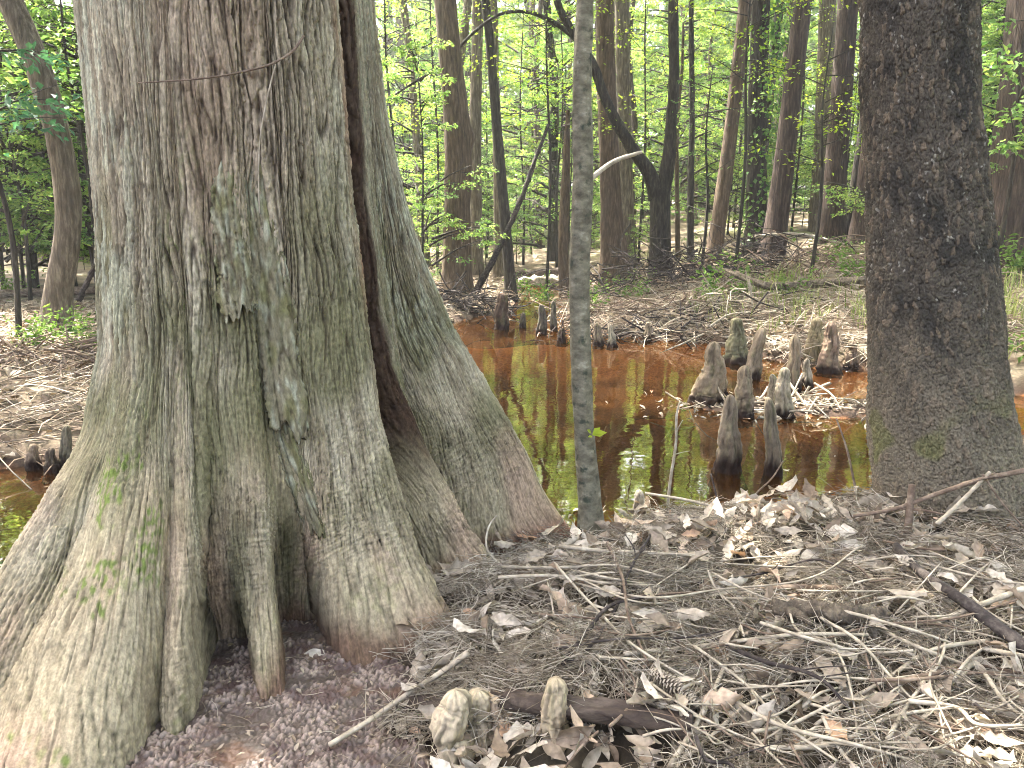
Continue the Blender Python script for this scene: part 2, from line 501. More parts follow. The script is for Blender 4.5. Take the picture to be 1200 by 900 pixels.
mc = mix(mc, lin((142, 126, 114)), sstep(.25, .8, lump * patch)); mc = mix(mc, lin((78, 62, 56)), sstep(.2, -.6, fbm2(MX * 12, MY * 12, 64, 3)))
pud = sstep(.25, .6, fbm2(MX * 7 + 4, MY * 7, 66, 3)) * (1 - patch * .6) * .6
mc = mix(mc, lin((96, 66, 46)), pud)
me = mesh_np('mud_flat', np.stack([MX, MY, mz], -1).reshape(-1, 3), grid_faces(len(my_), len(mx_)))
point_col(me, 'ground_colour', mc.reshape(-1, 3))
g = obj('mud_flat', me, M['mud']); g['kind'] = 'structure'

# ------------------------------------------------------------------ water
m, nt, N, L = new_mat('tannin_water')
out = N.new('ShaderNodeOutputMaterial')
fr = N.new('ShaderNodeFresnel'); fr.inputs[0].default_value = 2.6
tr = N.new('ShaderNodeBsdfTransparent'); tr.inputs[0].default_value = (.94, .84, .66, 1)
gl = N.new('ShaderNodeBsdfGlossy'); gl.inputs['Roughness'].default_value = 0.015; gl.inputs[0].default_value = (1, .97, .82, 1)
tc = N.new('ShaderNodeTexCoord'); nz = N.new('ShaderNodeTexNoise'); nz.inputs['Scale'].default_value = 3.5; nz.inputs['Detail'].default_value = 3
L.new(tc.outputs['Object'], nz.inputs['Vector'])
bp = N.new('ShaderNodeBump'); bp.inputs['Strength'].default_value = .05; bp.inputs['Distance'].default_value = .05
L.new(nz.outputs['Fac'], bp.inputs['Height']); L.new(bp.outputs[0], gl.inputs['Normal']); L.new(bp.outputs[0], fr.inputs['Normal'])
df = N.new('ShaderNodeBsdfDiffuse'); df.inputs[0].default_value = (*[float(v) for v in lin((96, 62, 32))], 1)
mxb = N.new('ShaderNodeMixShader'); mxb.inputs[0].default_value = .15
L.new(tr.outputs[0], mxb.inputs[1]); L.new(df.outputs[0], mxb.inputs[2])
mxs = N.new('ShaderNodeMixShader'); L.new(fr.outputs[0], mxs.inputs[0]); L.new(mxb.outputs[0], mxs.inputs[1]); L.new(gl.outputs[0], mxs.inputs[2])
L.new(mxs.outputs[0], out.inputs[0])
M['water'] = m
wx = np.linspace(-7, 9, 33); wy = np.linspace(1.4, 20, 38)
WX, WY = np.meshgrid(wx, wy)
me = mesh_np('water', np.stack([WX, WY, WX * 0 + .0], -1).reshape(-1, 3), grid_faces(len(wy), len(wx)))
g = obj('water', me, M['water']); g['kind'] = 'structure'

# ------------------------------------------------------------------ the big cypress
AX, AY = -1.03, 2.95


def half_plane(px, py, phi):
    """(z, r) where the ray of a pixel meets the vertical half plane of angle phi through the axis"""
    f = math.radians(phi); n = np.array([math.cos(f), math.sin(f)])     # plane normal, in x,y
    d = ray(px, py)
    k = (AX * n[0] + AY * n[1]) / (d[0] * n[0] + d[1] * n[1])
    p = d * k
    r = (p[0] - AX) * math.sin(f) - (p[1] - AY) * math.cos(f)
    return CAMZ + p[2], r


def trace(pts):
    out = []
    for px, py, phi in pts:
        z, r = half_plane(px, py, phi); out.append((z, phi, r))
    return sorted(out)


def const(tab): return sorted(tab)


UP = [(3.2, .47), (14, .26)]


def skew(phi):
    """how far the outer edge of a rib swings sideways, degrees per metre of reach"""
    return np.interp(phi, [-75, -45, 8, 18, 20, 31, 42, 56], [0, 13, 14, 1, 0, -12, -13, 0])


def feat(kind, p, tab, top):
    """top = (phi, r) high on the trunk"""
    t = [(z, f - float(skew(f)) * max(r - .58, 0), r) for z, f, r in sorted(tab)]
    return kind, p, t + [(3.4, top[0], top[1]), (15, top[0], top[1] * .55)]


FE = [
    feat('v', .8, [(-.2, -100, .72), (.3, -100, .58), (.8, -98, .48), (1.4, -96, .43), (2.2, -96, .41)], (-96, .40)),
    feat('c', 1, [(-.2, -58, 1.16), (.0, -58, 1.02), (.15, -58, .87), (.3, -58, .75), (.55, -60, .61), (.8, -62, .525), (1.1, -62, .485), (1.6, -62, .46), (2.2, -62, .44)], (-62, .42)),
    feat('v', .9, [(-.2, -43, .74), (.0, -43, .70), (.2, -43, .66), (.4, -43, .60), (.6, -44, .55), (.9, -46, .50), (1.3, -48, .475), (2.2, -48, .46)], (-48, .43)),
    feat('c', 1, [(-.2, -27, 1.75), (.0, -27, 1.52), (.15, -27, 1.32), (.3, -27, 1.12), (.5, -28, .90), (.75, -30, .67), (1.0, -32, .565), (1.4, -34, .52), (2.2, -34, .495)], (-34, .45)),
    feat('v', .9, [(-.2, -18, 1.50), (.0, -18, 1.34), (.15, -18, 1.18), (.3, -18, 1.02), (.5, -19, .83), (.75, -20, .68), (1.0, -21, .605), (1.4, -22, .56), (2.2, -22, .525)], (-22, .47)),
    feat('c', 1, [(-.2, -8, 1.72), (.0, -8, 1.48), (.1, -8, 1.35), (.25, -8, 1.14), (.45, -8, .94), (.7, -8, .76), (1.0, -8, .635), (1.4, -8, .575), (2.2, -8, .54)], (-8, .48)),
    feat('v', .6, [(-.2, .5, 1.0), (.0, .5, .97), (.15, .5, .93), (.35, .5, .86), (.55, .0, .78), (.8, -.5, .68), (1.1, -1, .605), (1.5, -1, .565), (2.2, -1, .53)], (-1, .475)),
    feat('c', 1, [(-.2, 4.5, 1.12), (.0, 4.5, 1.08), (.1, 4.5, 1.04), (.25, 4.5, .965), (.45, 4.5, .86), (.7, 4.5, .74), (1.0, 4, .63), (1.5, 4, .57), (2.2, 4, .535)], (4, .475)),
    feat('v', .5, [(-.2, 2.5, .58), (.0, 2.5, .58), (.12, 2.6, .60), (.22, 3.2, .665), (.34, 4.6, .70), (.5, 6.5, .705), (.75, 8, .675), (1.0, 9, .61), (1.5, 9, .56), (2.2, 9, .532)], (9, .47)),
    feat('v', .5, [(-.2, 13.6, .56), (.0, 13.6, .56), (.12, 13.2, .60), (.22, 12.0, .68), (.34, 11.0, .72), (.5, 10.6, .715), (.75, 11.3, .67), (1.0, 13, .60), (1.5, 13, .555), (2.2, 13, .53)], (13, .47)),
    feat('c', 1, [(-.2, 17.3, 1.00), (.0, 17.3, .985), (.07, 17.2, .965), (.13, 16.8, .885), (.25, 15.4, .80), (.4, 14.6, .76), (.6, 14.6, .71), (.8, 15, .655), (1.0, 16, .605), (1.5, 17, .56), (2.2, 17, .535)], (17, .475)),
    feat('c', 1, [(-.2, 20.6, .98), (.0, 20.6, .965), (.07, 20.6, .945), (.13, 20.3, .865), (.25, 19.8, .80), (.4, 19.4, .76), (.6, 19, .71), (.8, 19, .655), (1.0, 19, .605), (1.5, 19, .56), (2.2, 19, .535)], (19, .475)),
    feat('v', .5, [(-.2, 22.5, .52), (.0, 22.5, .52), (.15, 22.5, .54), (.3, 22.5, .57), (.45, 23.2, .625), (.6, 22.6, .645), (.8, 22, .59), (1.1, 22, .56), (1.5, 22, .54), (2.2, 22, .527)], (22, .47)),
    feat('v', .5, [(-.2, 35, .54), (.0, 35, .54), (.15, 34.5, .55), (.3, 33, .575), (.45, 31, .63), (.6, 29, .645), (.8, 27, .59), (1.1, 26, .555), (1.5, 26, .538), (2.2, 26, .527)], (26, .47)),
    feat('c', 1, [(-.2, 37, .98), (.0, 37, .93), (.1, 37, .87), (.25, 37, .80), (.45, 38, .73), (.7, 38, .665), (1.0, 38, .615), (1.5, 38, .575), (2.2, 38, .545)], (38, .48)),
    feat('c', 1, [(-.2, 53, 1.18), (.0, 53, 1.08), (.12, 53, .98), (.3, 53.5, .865), (.55, 55, .75), (.8, 56, .675), (1.1, 57, .62), (1.5, 57, .575), (2.2, 56.5, .54)], (56, .48)),
    feat('v', .4, [(-.2, 62, .52), (.0, 62, .50), (.2, 62, .46), (.4, 62, .42), (.6, 62.3, .39), (.8, 63, .37), (1.1, 63.5, .35), (1.5, 63.5, .35), (2.2, 63, .36)], (59, .40)),
    feat('v', .4, [(-.2, 70, .52), (.0, 70, .50), (.2, 70, .46), (.4, 70, .42), (.6, 73, .38), (.8, 74, .36), (1.1, 76, .35), (1.5, 76, .35), (2.2, 75.5, .36)], (65, .40)),
    feat('c', 1, [(-.2, 78, 1.12), (.0, 78, 1.07), (.15, 78, .96), (.35, 78, .83), (.6, 79, .70), (.8, 80, .605), (1.1, 80.5, .55), (1.5, 80.5, .508), (2.2, 80, .482)], (80, .44)),
    feat('v', 1.0, [(-.2, 86, .54), (.0, 86, .54), (.2, 86, .54), (.4, 86, .55), (.6, 86.5, .59), (.8, 88, .60), (1.1, 89, .565), (1.5, 89, .525), (2.2, 89, .492)], (89, .45)),
    feat('c', 1, [(-.2, 98, 1.42), (.0, 98, 1.36), (.1, 98, 1.29), (.25, 98, 1.19), (.46, 98, 1.10), (.75, 98, .945), (1.0, 98, .80), (1.25, 98, .70), (1.51, 98, .625), (1.82, 98, .558), (2.2, 98, .525)], (98, .47)),
    feat('v', .7, [(-.2, 118, .70), (.5, 118, .62), (1.0, 118, .55), (2.2, 118, .49)], (118, .45)),
    feat('c', 1, [(-.2, 142, 1.3), (.0, 142, 1.15), (.3, 142, .88), (.8, 142, .62), (1.3, 142, .54), (2.2, 142, .50)], (142, .46)),
    feat('v', .7, [(-.2, 172, .72), (.5, 172, .6), (1.0, 172, .52), (2.2, 172, .49)], (172, .45)),
    feat('c', 1, [(-.2, 208, 1.25), (.0, 208, 1.1), (.3, 208, .86), (.8, 208, .6), (1.3, 208, .54), (2.2, 208, .51)], (208, .46)),
]
zr = np.concatenate([np.arange(-.16, 2.5, .0036), np.arange(2.5, 4, .03), np.linspace(4, 13, 40)])
zfine = np.linspace(-.2, 15, 1521)


def smooth_interp(tab, col):
    zs = [t[0] for t in tab]; vs = [t[col] for t in tab]
    v = np.interp(zfine, zs, vs)
    k = np.hanning(15); k /= k.sum()
    v = np.convolve(np.pad(v, 7, mode='edge'), k, 'valid')
    return np.interp(zr, zfine, v)


PHI = np.stack([smooth_interp(f[2], 1) for f in FE]); RAD = np.stack([smooth_interp(f[2], 2) for f in FE])
nF = len(FE)


def profile(row, phis):
    """radius of one horizontal section at angles phis (degrees, within -100..260)"""
    ph = np.append(PHI[:, row], PHI[0, row] + 360); rd = np.append(RAD[:, row], RAD[0, row])
    i = np.clip(np.searchsorted(ph, phis, side='right') - 1, 0, nF - 1)
    t = np.clip((phis - ph[i]) / (ph[i + 1] - ph[i]), 0, 1)
    out = np.empty(len(phis))
    kinds = np.array([f[0] == 'c' for f in FE] + [FE[0][0] == 'c']); pw = np.array([f[1] for f in FE] + [FE[0][1]])
    a, b = kinds[i], kinds[i + 1]
    sm = t * t * (3 - 2 * t)
    up = np.sin(np.pi / 2 * t) ** pw[i]                    # valley -> crest
    dn = np.sin(np.pi / 2 * (1 - t)) ** pw[i + 1]          # crest -> valley
    f = np.where(~a & b, up, np.where(a & ~b, 1 - dn, sm))
    return rd[i] + (rd[i + 1] - rd[i]) * f


ref = int(np.argmin(abs(zr - .38)))
pf = np.linspace(-100, 260, 14401)
rf = profile(ref, np.clip(pf, PHI[0, ref], PHI[0, ref] + 360))
arc = np.concatenate([[0], np.cumsum(np.hypot(np.diff(rf), .5 * (rf[1:] + rf[:-1]) * np.radians(np.diff(pf))))])
i0, i1 = np.searchsorted(pf, [-85, 122])
u_vis = np.arange(arc[i0], arc[i1], .0036)
U = np.concatenate([np.arange(0, arc[i0], .02), u_vis, np.arange(arc[i1], arc[-1] - .01, .02)])
COLPHI = np.interp(U, arc, pf)
R = np.stack([profile(r, np.where(COLPHI < PHI[0, r], COLPHI + 360, np.where(COLPHI >= PHI[0, r] + 360, COLPHI - 360, COLPHI))) for r in range(len(zr))])
ph_r = np.radians(COLPHI[None] + skew(COLPHI)[None] * np.maximum(R - .58, 0))
BX = AX + R * np.sin(ph_r); BY = AY - R * np.cos(ph_r); BZ = np.repeat(zr[:, None], len(U), 1)


def normals(X, Y, Z):
    P = np.stack([X, Y, Z], -1)
    du = np.roll(P, -1, 1) - np.roll(P, 1, 1); dv = np.gradient(P, axis=0)
    n = np.cross(du, dv); n /= np.linalg.norm(n, axis=-1, keepdims=True) + 1e-12
    return n


NB = normals(BX, BY, BZ)


def trunk_r(phi, z):
    i = np.clip(np.interp(z, zr, np.arange(len(zr))), 0, len(zr) - 1.001); j = np.clip(np.interp(phi, COLPHI, np.arange(len(U))), 0, len(U) - 1.001)
    i0 = i.astype(int) if hasattr(i, 'astype') else int(i); j0 = j.astype(int) if hasattr(j, 'astype') else int(j)
    fi, fj = i - i0, j - j0
    return (R[i0, j0] * (1 - fi) + R[np.minimum(i0 + 1, len(zr) - 1), j0] * fi) * (1 - fj) + (R[i0, np.minimum(j0 + 1, len(U) - 1)] * (1 - fi) + R[np.minimum(i0 + 1, len(zr) - 1), np.minimum(j0 + 1, len(U) - 1)] * fi) * fj


def trunk_hit(px, py, lift=.0):
    d = ray(px, py); k = np.linspace(1.2, 3.6, 2400)
    P = np.array([0, 0, CAMZ])[None] + d[None] * k[:, None]
    rx, ry = P[:, 0] - AX, P[:, 1] - AY
    phi = np.degrees(np.arctan2(rx, -ry)); rr = np.hypot(rx, ry)
    b = np.nonzero(rr < trunk_r(phi, P[:, 2]) + lift)[0]
    i = b[0] if len(b) else len(k) // 2
    return P[i], phi[i]


u = U[None] + np.zeros_like(R); slope = -np.gradient(R, axis=0) / np.gradient(zr)[:, None]
v = zr[:, None] - .75 * (R - .5)                         # runs along the flaring ribs
hi = sstep(.55, 1.25, BZ)                                 # shaggy above, smoother on the feet
uw = u + .030 * noise2(u * 3.5, v * 2.2, 101) + (.003 + .005 * hi) * noise2(u * 16, v * 7, 102)
n1 = noise2(uw * 24, v * 2.4, 103); n2 = noise2(uw * 52, v * 5.5, 104); n3 = noise2(uw * 120, v * 13, 105)
n4 = noise2(uw * 13, v * 1.1, 106); fl = fbm2(u * 60, v * 45, 107, 3); fib = noise2(uw * 210, v * 9, 108)
fur1 = np.exp(-(n1 / .11) ** 2); fur2 = np.exp(-(n2 / .13) ** 2); fur3 = np.exp(-(n3 / .2) ** 2)
q = (noise2(uw * 17, v * 2.0, 109) * 2.6 + .25 * noise2(u * 70, v * 30, 110)); plates = q - np.floor(q); plates = sstep(.0, .12, plates) * (1 - plates * .55)
shag = np.clip(noise2(uw * 1.3, v * .9, 120) * .8 + .7, .25, 1.2)
disp = hi * shag * (-.019 * fur1 - .010 * fur2 - .004 * fur3 + .013 * plates + .006 * n1) + hi * .006 * n4
lo = 1 - hi
cr = np.exp(-(noise2(uw * 20 + 5, v * 1.6, 111) / .07) ** 2)
wrk = noise2(u * 5 + .4 * noise2(u * 9, v * 9, 3), v * 64 + 1.5 * noise2(u * 6, v * 5, 112), 113)    # short cross wrinkles
wrm = sstep(.0, .5, noise2(u * 2.4, v * 2.4, 114))
scl = noise2(uw * 70, v * 34, 115)
qf = noise2(uw * 30 + .5 * noise2(u * 30, v * 30, 150), v * 13, 151) * 2.2 + .35 * noise2(u * 90, v * 45, 152)
chips = qf - np.floor(qf); chips = sstep(0, .10, chips) * (1 - .7 * chips)
fibre = noise2(uw * 300, v * 11, 153); fine_crack = np.exp(-(noise2(uw * 64, v * 3.0, 154) / .10) ** 2)
scaly = sstep(-.25, .25, noise2(u * 2.6, v * 2.0, 157) + .35 * noise2(u * 11, v * 8, 158))
long_crack = np.exp(-(noise2(uw * 26 + 9, v * 1.3, 159) / .05) ** 2)
disp += lo * (-.006 * long_crack - .002 * cr - .0045 * fine_crack * scaly + .0075 * chips * (.15 + .85 * scaly) + .0010 * fl * scaly + .0022 * fibre + .003 * plates - .0035 * np.exp(-(wrk / .16) ** 2) * wrm + .012 * fbm2(u * 5, v * 2.2, 116, 3))
disp += hi * (.0026 * fl + .0018 * fib)
# a broken belt at the waist, where the shaggy bark ends
near_crack = np.exp(-((COLPHI[None] - PHI[16][:, None] + 2.0) / 3.5) ** 2)
disp += near_crack * sstep(.5, 1.0, BZ) * .012
disp = np.where((COLPHI[None] > -86) & (COLPHI[None] < 123) & (BZ < 2.6), disp, disp * .3)
TX, TY, TZ = BX + NB[..., 0] * disp, BY + NB[..., 1] * disp, BZ + NB[..., 2] * disp

# bark colours (the right-hand split also carries painted shade)
C = np.empty(R.shape + (3,), F32)
grey = lin((156, 147, 124)); brown = lin((134, 124, 102)); redb = lin((132, 98, 84)); olive = lin((98, 96, 66)); tan = lin((150, 138, 112)); pink = lin((164, 136, 116))
lich = lin((168, 168, 144)); moss = lin((88, 104, 44)); rust = lin((132, 78, 50)); dkm = lin((62, 62, 38)); wetc = lin((84, 58, 46))
C[:] = brown
C = mix(C, grey, sstep(-.3, .4, n4 + .5 * n1))
C = mix(C, redb, .35 * sstep(.9, 1.9, BZ + .25 * noise2(u * 3, v * 3, 130)) * np.exp(-((COLPHI[None] - 14) / 22) ** 2))
C = mix(C, olive, .75 * sstep(1.7, 1.1, BZ + .35 * noise2(u * 2.2, v * 2, 131)) * sstep(.25, .7, BZ) * sstep(-.5, .2, noise2(u * 4, v * 2.5, 132)))
C = mix(C, tan, sstep(.75, .25, BZ + .25 * noise2(u * 2.5, v * 2.5, 133)) * .8)
C = mix(C, pink, sstep(.0, .5, noise2(u * 4.5, v * 1.6, 134)) * sstep(.8, .3, BZ) * .6)
lm = sstep(-.05, .35, noise2(uw * 12, v * 3, 135) + .5 * noise2(u * 40, v * 18, 136)) * sstep(.6, 1.3, BZ)
lm *= np.clip(1.1 * sstep(5, -30, COLPHI[None] + 10 * noise2(u * 2, v, 7)) + .75 * sstep(72, 88, COLPHI[None]) + .35 * sstep(.1, .5, noise2(u * 1.5, v * 1.2, 137)), 0, 1)
C = mix(C, lich, lm * .7)
C = mix(C, lin((58, 47, 38)), hi * np.clip(fur1 * .75 + fur2 * .4, 0, 1) * .85)
C = mix(C, lin((92, 76, 58)), lo * np.clip(cr * .5 + fur2 * .25, 0, 1) * .7)
mm = sstep(.12, .42, noise2(u * 6, v * 3.4, 140) + .45 * noise2(u * 26, v * 16, 141) + .18 * noise2(u * 1.6, v * 1.2, 142))
zone = 1.3 * np.exp(-((COLPHI[None] + 14) / 10) ** 2) * sstep(1.0, .7, BZ) * (.4 + sstep(-.1, .2, noise2(uw * 10, v * .8, 156))) + .5 * sstep(.9, .3, BZ) * sstep(6, 20, COLPHI[None]) * sstep(70, 40, COLPHI[None]) * .5 + .7 * np.exp(-((COLPHI[None] + 52) / 10) ** 2)
zone = zone + .9 * np.exp(-((COLPHI[None] - 4) / 6) ** 2) * np.exp(-((BZ - 1.25) / .35) ** 2)
C = mix(C, moss, mm * np.clip(zone, 0, 1) * .85 * sstep(-.2, .3, noise2(u * 60, v * 30, 148)))
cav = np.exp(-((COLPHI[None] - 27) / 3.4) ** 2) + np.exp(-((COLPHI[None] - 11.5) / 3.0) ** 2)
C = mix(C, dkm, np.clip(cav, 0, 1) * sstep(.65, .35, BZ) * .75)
C = mix(C, rust, near_crack * sstep(.6, 1.3, BZ) * sstep(-.3, .3, noise2(u * 20, v * 2, 143)) * .6)
split_wood_shade = sstep(60.5, 62.5, COLPHI[None]) * sstep(81.5 + 2 * sstep(1.2, 1.9, BZ), 79, COLPHI[None] + 1.5 * noise2(u * 20, v * 5, 149)) * sstep(.35, .7, BZ)  # red-brown split wood, with the crack's shade painted into its colour
C = mix(C, lin((56, 37, 29)), split_wood_shade * .9)
C = mix(C, wetc, sstep(.17, .04, BZ + .07 * noise2(u * 8, v * 0, 144) - .05 * sstep(10, 22, COLPHI[None]) * sstep(24, 20, COLPHI[None])) * sstep(2, 25, COLPHI[None]) * .8)
C = mix(C, lin((120, 48, 34)), np.exp(-((COLPHI[None] - 96) / 5) ** 2) * sstep(.2, .08, BZ) * .7)
C = C * (1 + .34 * fl + .22 * n3 + .22 * fib + lo * (.30 * (chips - .5) * scaly + .22 * fibre - .30 * fine_crack * scaly - .35 * long_crack + .10 * (.5 - scaly)))[..., None]
C = np.clip(C, .01, .8)

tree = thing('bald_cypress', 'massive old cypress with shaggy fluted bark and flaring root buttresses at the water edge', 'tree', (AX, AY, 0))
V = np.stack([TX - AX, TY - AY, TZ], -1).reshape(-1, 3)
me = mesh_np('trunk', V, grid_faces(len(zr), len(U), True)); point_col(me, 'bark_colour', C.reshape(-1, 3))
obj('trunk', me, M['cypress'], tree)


def bark_plate(pts, label=None, seed=0, thick=.027):
    """a slab of old bark that stands off the trunk; pts = (px, py, half width px)"""
    rows = 150; cols = 26
    pts = np.array(pts, float)
    y = np.linspace(pts[0, 1], pts[-1, 1], rows); x = np.interp(y, pts[:, 1], pts[:, 0]); hw = np.interp(y, pts[:, 1], pts[:, 2])
    s = np.linspace(-1, 1, cols)
    ctr = [trunk_hit(a, b) for a, b in zip(x[::10], y[::10])]
    zc = np.interp(y, y[::10], [c[0][2] for c in ctr]); pc = np.interp(y, y[::10], [c[1] for c in ctr]); rc = np.interp(y, y[::10], [np.hypot(c[0][0] - AX, c[0][1] - AY) for c in ctr])
    dist = np.interp(y, y[::10], [c[0][1] * CT + (CAMZ - c[0][2]) * ST for c in ctr])
    wid = hw * dist / FPX
    k = np.arange(rows)
    edge = (1 + .22 * noise2(k * .05, 0 * k + .5, seed) + .12 * noise2(k * .4, 0 * k + .5, seed + 1))
    Lw = wid * edge; Rw = wid * (1 + .22 * noise2(k * .045, 0 * k + 9.5, seed + 2) + .12 * noise2(k * .4, 0 * k + 3.5, seed + 3))
    Uo = np.where(s[None] < 0, s[None] * Lw[:, None], s[None] * Rw[:, None])
    jag = .05 * noise2(s * 2.3 + 3, s * 0 + .5, seed + 5) + .03 * noise2(s * 6, s * 0 + .5, seed + 6)
    Z = zc[:, None] + jag[None] * np.linspace(0, 1, rows)[:, None] ** 3
    ph = np.radians(pc[:, None]) + Uo / rc[:, None]
    base = trunk_r(np.degrees(ph), Z)
    t = np.linspace(0, 1, rows)[:, None]
    lift = -.03 * sstep(.22, .0, t) + (thick * (.1 + .9 * sstep(0, .6, t)) + .024 * sstep(.6, 1, t)) * (1 - .9 * np.abs(s[None]) ** 3 * (1 - .6 * t ** 3)) * np.ones_like(Z)
    fine = .006 * noise2(Uo * 60, Z * 7, seed + 7) + .005 * noise2(Uo * 110, Z * 50, seed + 8) - .010 * np.exp(-(noise2(Uo * 40, Z * 4, seed + 9) / .1) ** 2)
    rr = base + lift + fine
    Vo = np.stack([rr * np.sin(ph), -rr * np.cos(ph), Z], -1)
    ri = base - .02
    Vi = np.stack([ri * np.sin(ph), -ri * np.cos(ph), Z], -1)
    Vv = np.vstack([Vo.reshape(-1, 3), Vi.reshape(-1, 3)])
    n = rows * cols
    Q = [grid_faces(rows, cols)[:, ::-1], grid_faces(rows, cols) + n]
    a = np.arange(rows - 1) * cols
    for e in (0, cols - 1): Q.append(np.stack([a + e, a + cols + e, a + cols + e + n, a + e + n], 1))
    b = np.arange(cols - 1)
    for e in (0, (rows - 1) * cols): Q.append(np.stack([b + e, b + 1 + e, b + 1 + e + n, b + e + n], 1))
    me = mesh_np('bark_plate', Vv, np.vstack(Q))
    cc = np.empty((rows, cols, 3)); cc[:] = lin((112, 106, 84))
    cc = mix(cc, lin((158, 160, 138)), .6 * sstep(.0, .5, noise2(Uo * 60, Z * 16, seed + 11) + .4 * (.6 - t)))
    cc = mix(cc, lin((98, 96, 60)), sstep(.0, .5, noise2(Uo * 25, Z * 9, seed + 12)) * .7)
    cc = mix(cc, lin((70, 60, 48)), np.exp(-(noise2(Uo * 40, Z * 4, seed + 9) / .1) ** 2) * .6)
    cc = cc * (1 + .35 * noise2(Uo * 120, Z * 6, seed + 13) + .25 * noise2(Uo * 260, Z * 30, seed + 14))[..., None]
    point_col(me, 'bark_colour', np.clip(np.vstack([cc.reshape(-1, 3), cc.reshape(-1, 3) * .6]), .01, .8))
    o = obj('bark_plate', me, M['cypress'], tree)
    if label: o['label'] = label
    return o


bark_plate([(262, 165, 10), (266, 230, 17), (274, 300, 20), (280, 345, 21), (284, 386, 19)], 'lichen covered bark slab broken off at its lower end', 200)
bark_plate([(293, 130, 9), (300, 220, 15), (308, 290, 19), (318, 350, 22), (326, 420, 22), (334, 480, 21), (340, 528, 17)], 'long mossy bark slab hanging down the middle of the trunk', 230)
bark_plate([(322, 430, 6), (330, 500, 12), (348, 560, 13), (362, 604, 10), (372, 632, 7)], None, 260, .018)

# ------------------------------------------------------------------ generic trunks and crowns
def trunk_mesh(P, Rr, sides=20, n=90, seed=0, flutes=0.0, flare=0.0, rough=.07, lumps=()):
    """bark covered trunk; flare widens the foot into root lobes"""
    Pn, Rn = resample(P, Rr, n)
    s = np.concatenate([[0], np.cumsum(np.linalg.norm(np.diff(Pn, axis=0), axis=1))])
    th = np.linspace(0, 2 * np.pi, sides, endpoint=False)
    hgt = s[:, None]
    sc = Rn.max()
    lob = np.cos(th * 5 + seed) * .5 + np.cos(th * 3 + seed * 2.1) * .5
    ff = flare * np.exp(-hgt / (sc * 1.6))
    rr = Rn[:, None] * (1 + ff * (1 + .45 * lob[None]) + flutes * lob[None] * np.exp(-hgt / (sc * 6)))
    rr = rr * (1 + rough * fbm2(np.cos(th)[None] * 2.2 + hgt * .05, np.sin(th)[None] * 2.2 + hgt * 1.1 / max(sc * 6, .3), seed, 3) + .6 * rough * noise2(th[None] * sides / 6.28 * .45, hgt * 3.0, seed + 5))
    for (h0, a, wd, am) in lumps:
        rr = rr + Rn[:, None] * am * np.exp(-((hgt - h0) / wd) ** 2 - ((np.angle(np.exp(1j * (th[None] - a)))) / .8) ** 2)
    T, A, B = frames(Pn)
    V = Pn[:, None] + rr[..., None] * (np.cos(th)[None, :, None] * A[:, None] + np.sin(th)[None, :, None] * B[:, None])
    return V.reshape(-1, 3), grid_faces(n, sides, True)


def leaf_quads(c, d, nrm, Ln, Wd):
    """rhombic leaves: centres of stalk ends, directions, normals"""
    s = np.cross(nrm, d); s /= np.linalg.norm(s, axis=1, keepdims=True) + 1e-9
    Ln = Ln[:, None]; Wd = Wd[:, None]
    fold = nrm * Wd * .18
    V = np.stack([c, c + d * Ln * .45 + s * Wd * .5 + fold, c + d * Ln - nrm * Ln * .12, c + d * Ln * .45 - s * Wd * .5 + fold], 1)
    return V.reshape(-1, 3), np.arange(len(c) * 4).reshape(-1, 4)


def unit(a): return a / (np.linalg.norm(a, axis=-1, keepdims=True) + 1e-9)


def sprays(rg, starts, ends, per, L0, flat=.32, droop=.06, up=.75, spread=.30):
    """flat leafy sprays along branches: returns leaf verts, quads, tint"""
    n = len(starts); k = per
    t = rg.uniform(.18, 1.05, (n, k)) ** .8
    d = ends - starts; ln = np.linalg.norm(d, axis=1)
    p = starts[:, None] + d[:, None] * t[..., None]
    side = unit(np.cross(d, np.array([0, 0, 1.0])))
    lat = rg.normal(0, spread, (n, k)) * ln[:, None] * (1.05 - .6 * t)
    p = p + side[:, None] * lat[..., None] + rg.normal(0, flat * .16, (n, k))[..., None] * np.array([0, 0, 1.0]) * ln[:, None, None]
    p[..., 2] -= droop * ln[:, None] * (t ** 2) + .1 * np.abs(lat)
    c_ = p.reshape(-1, 3); m_ = len(c_)
    dd = unit(unit(d)[:, None] * .6 + side[:, None] * np.sign(lat)[..., None] * .7 + rg.normal(0, .45, (n, k, 3)))
    dd[..., 2] -= .18
    dd = unit(dd).reshape(-1, 3)
    nr = unit(np.array([0, 0, up]) + rg.normal(0, .42, (m_, 3)))
    nr = unit(nr - dd * (nr * dd).sum(1, keepdims=True))
    Ln = L0 * rg.uniform(.6, 1.25, m_)
    V, Q = leaf_quads(c_, dd, nr, Ln, Ln * rg.uniform(.42, .62, m_))
    br = np.repeat(rg.uniform(-.2, .2, n), k)
    tint = np.clip(rg.normal(.48, .18, m_) + br, 0, 1)
    return V, Q, tint


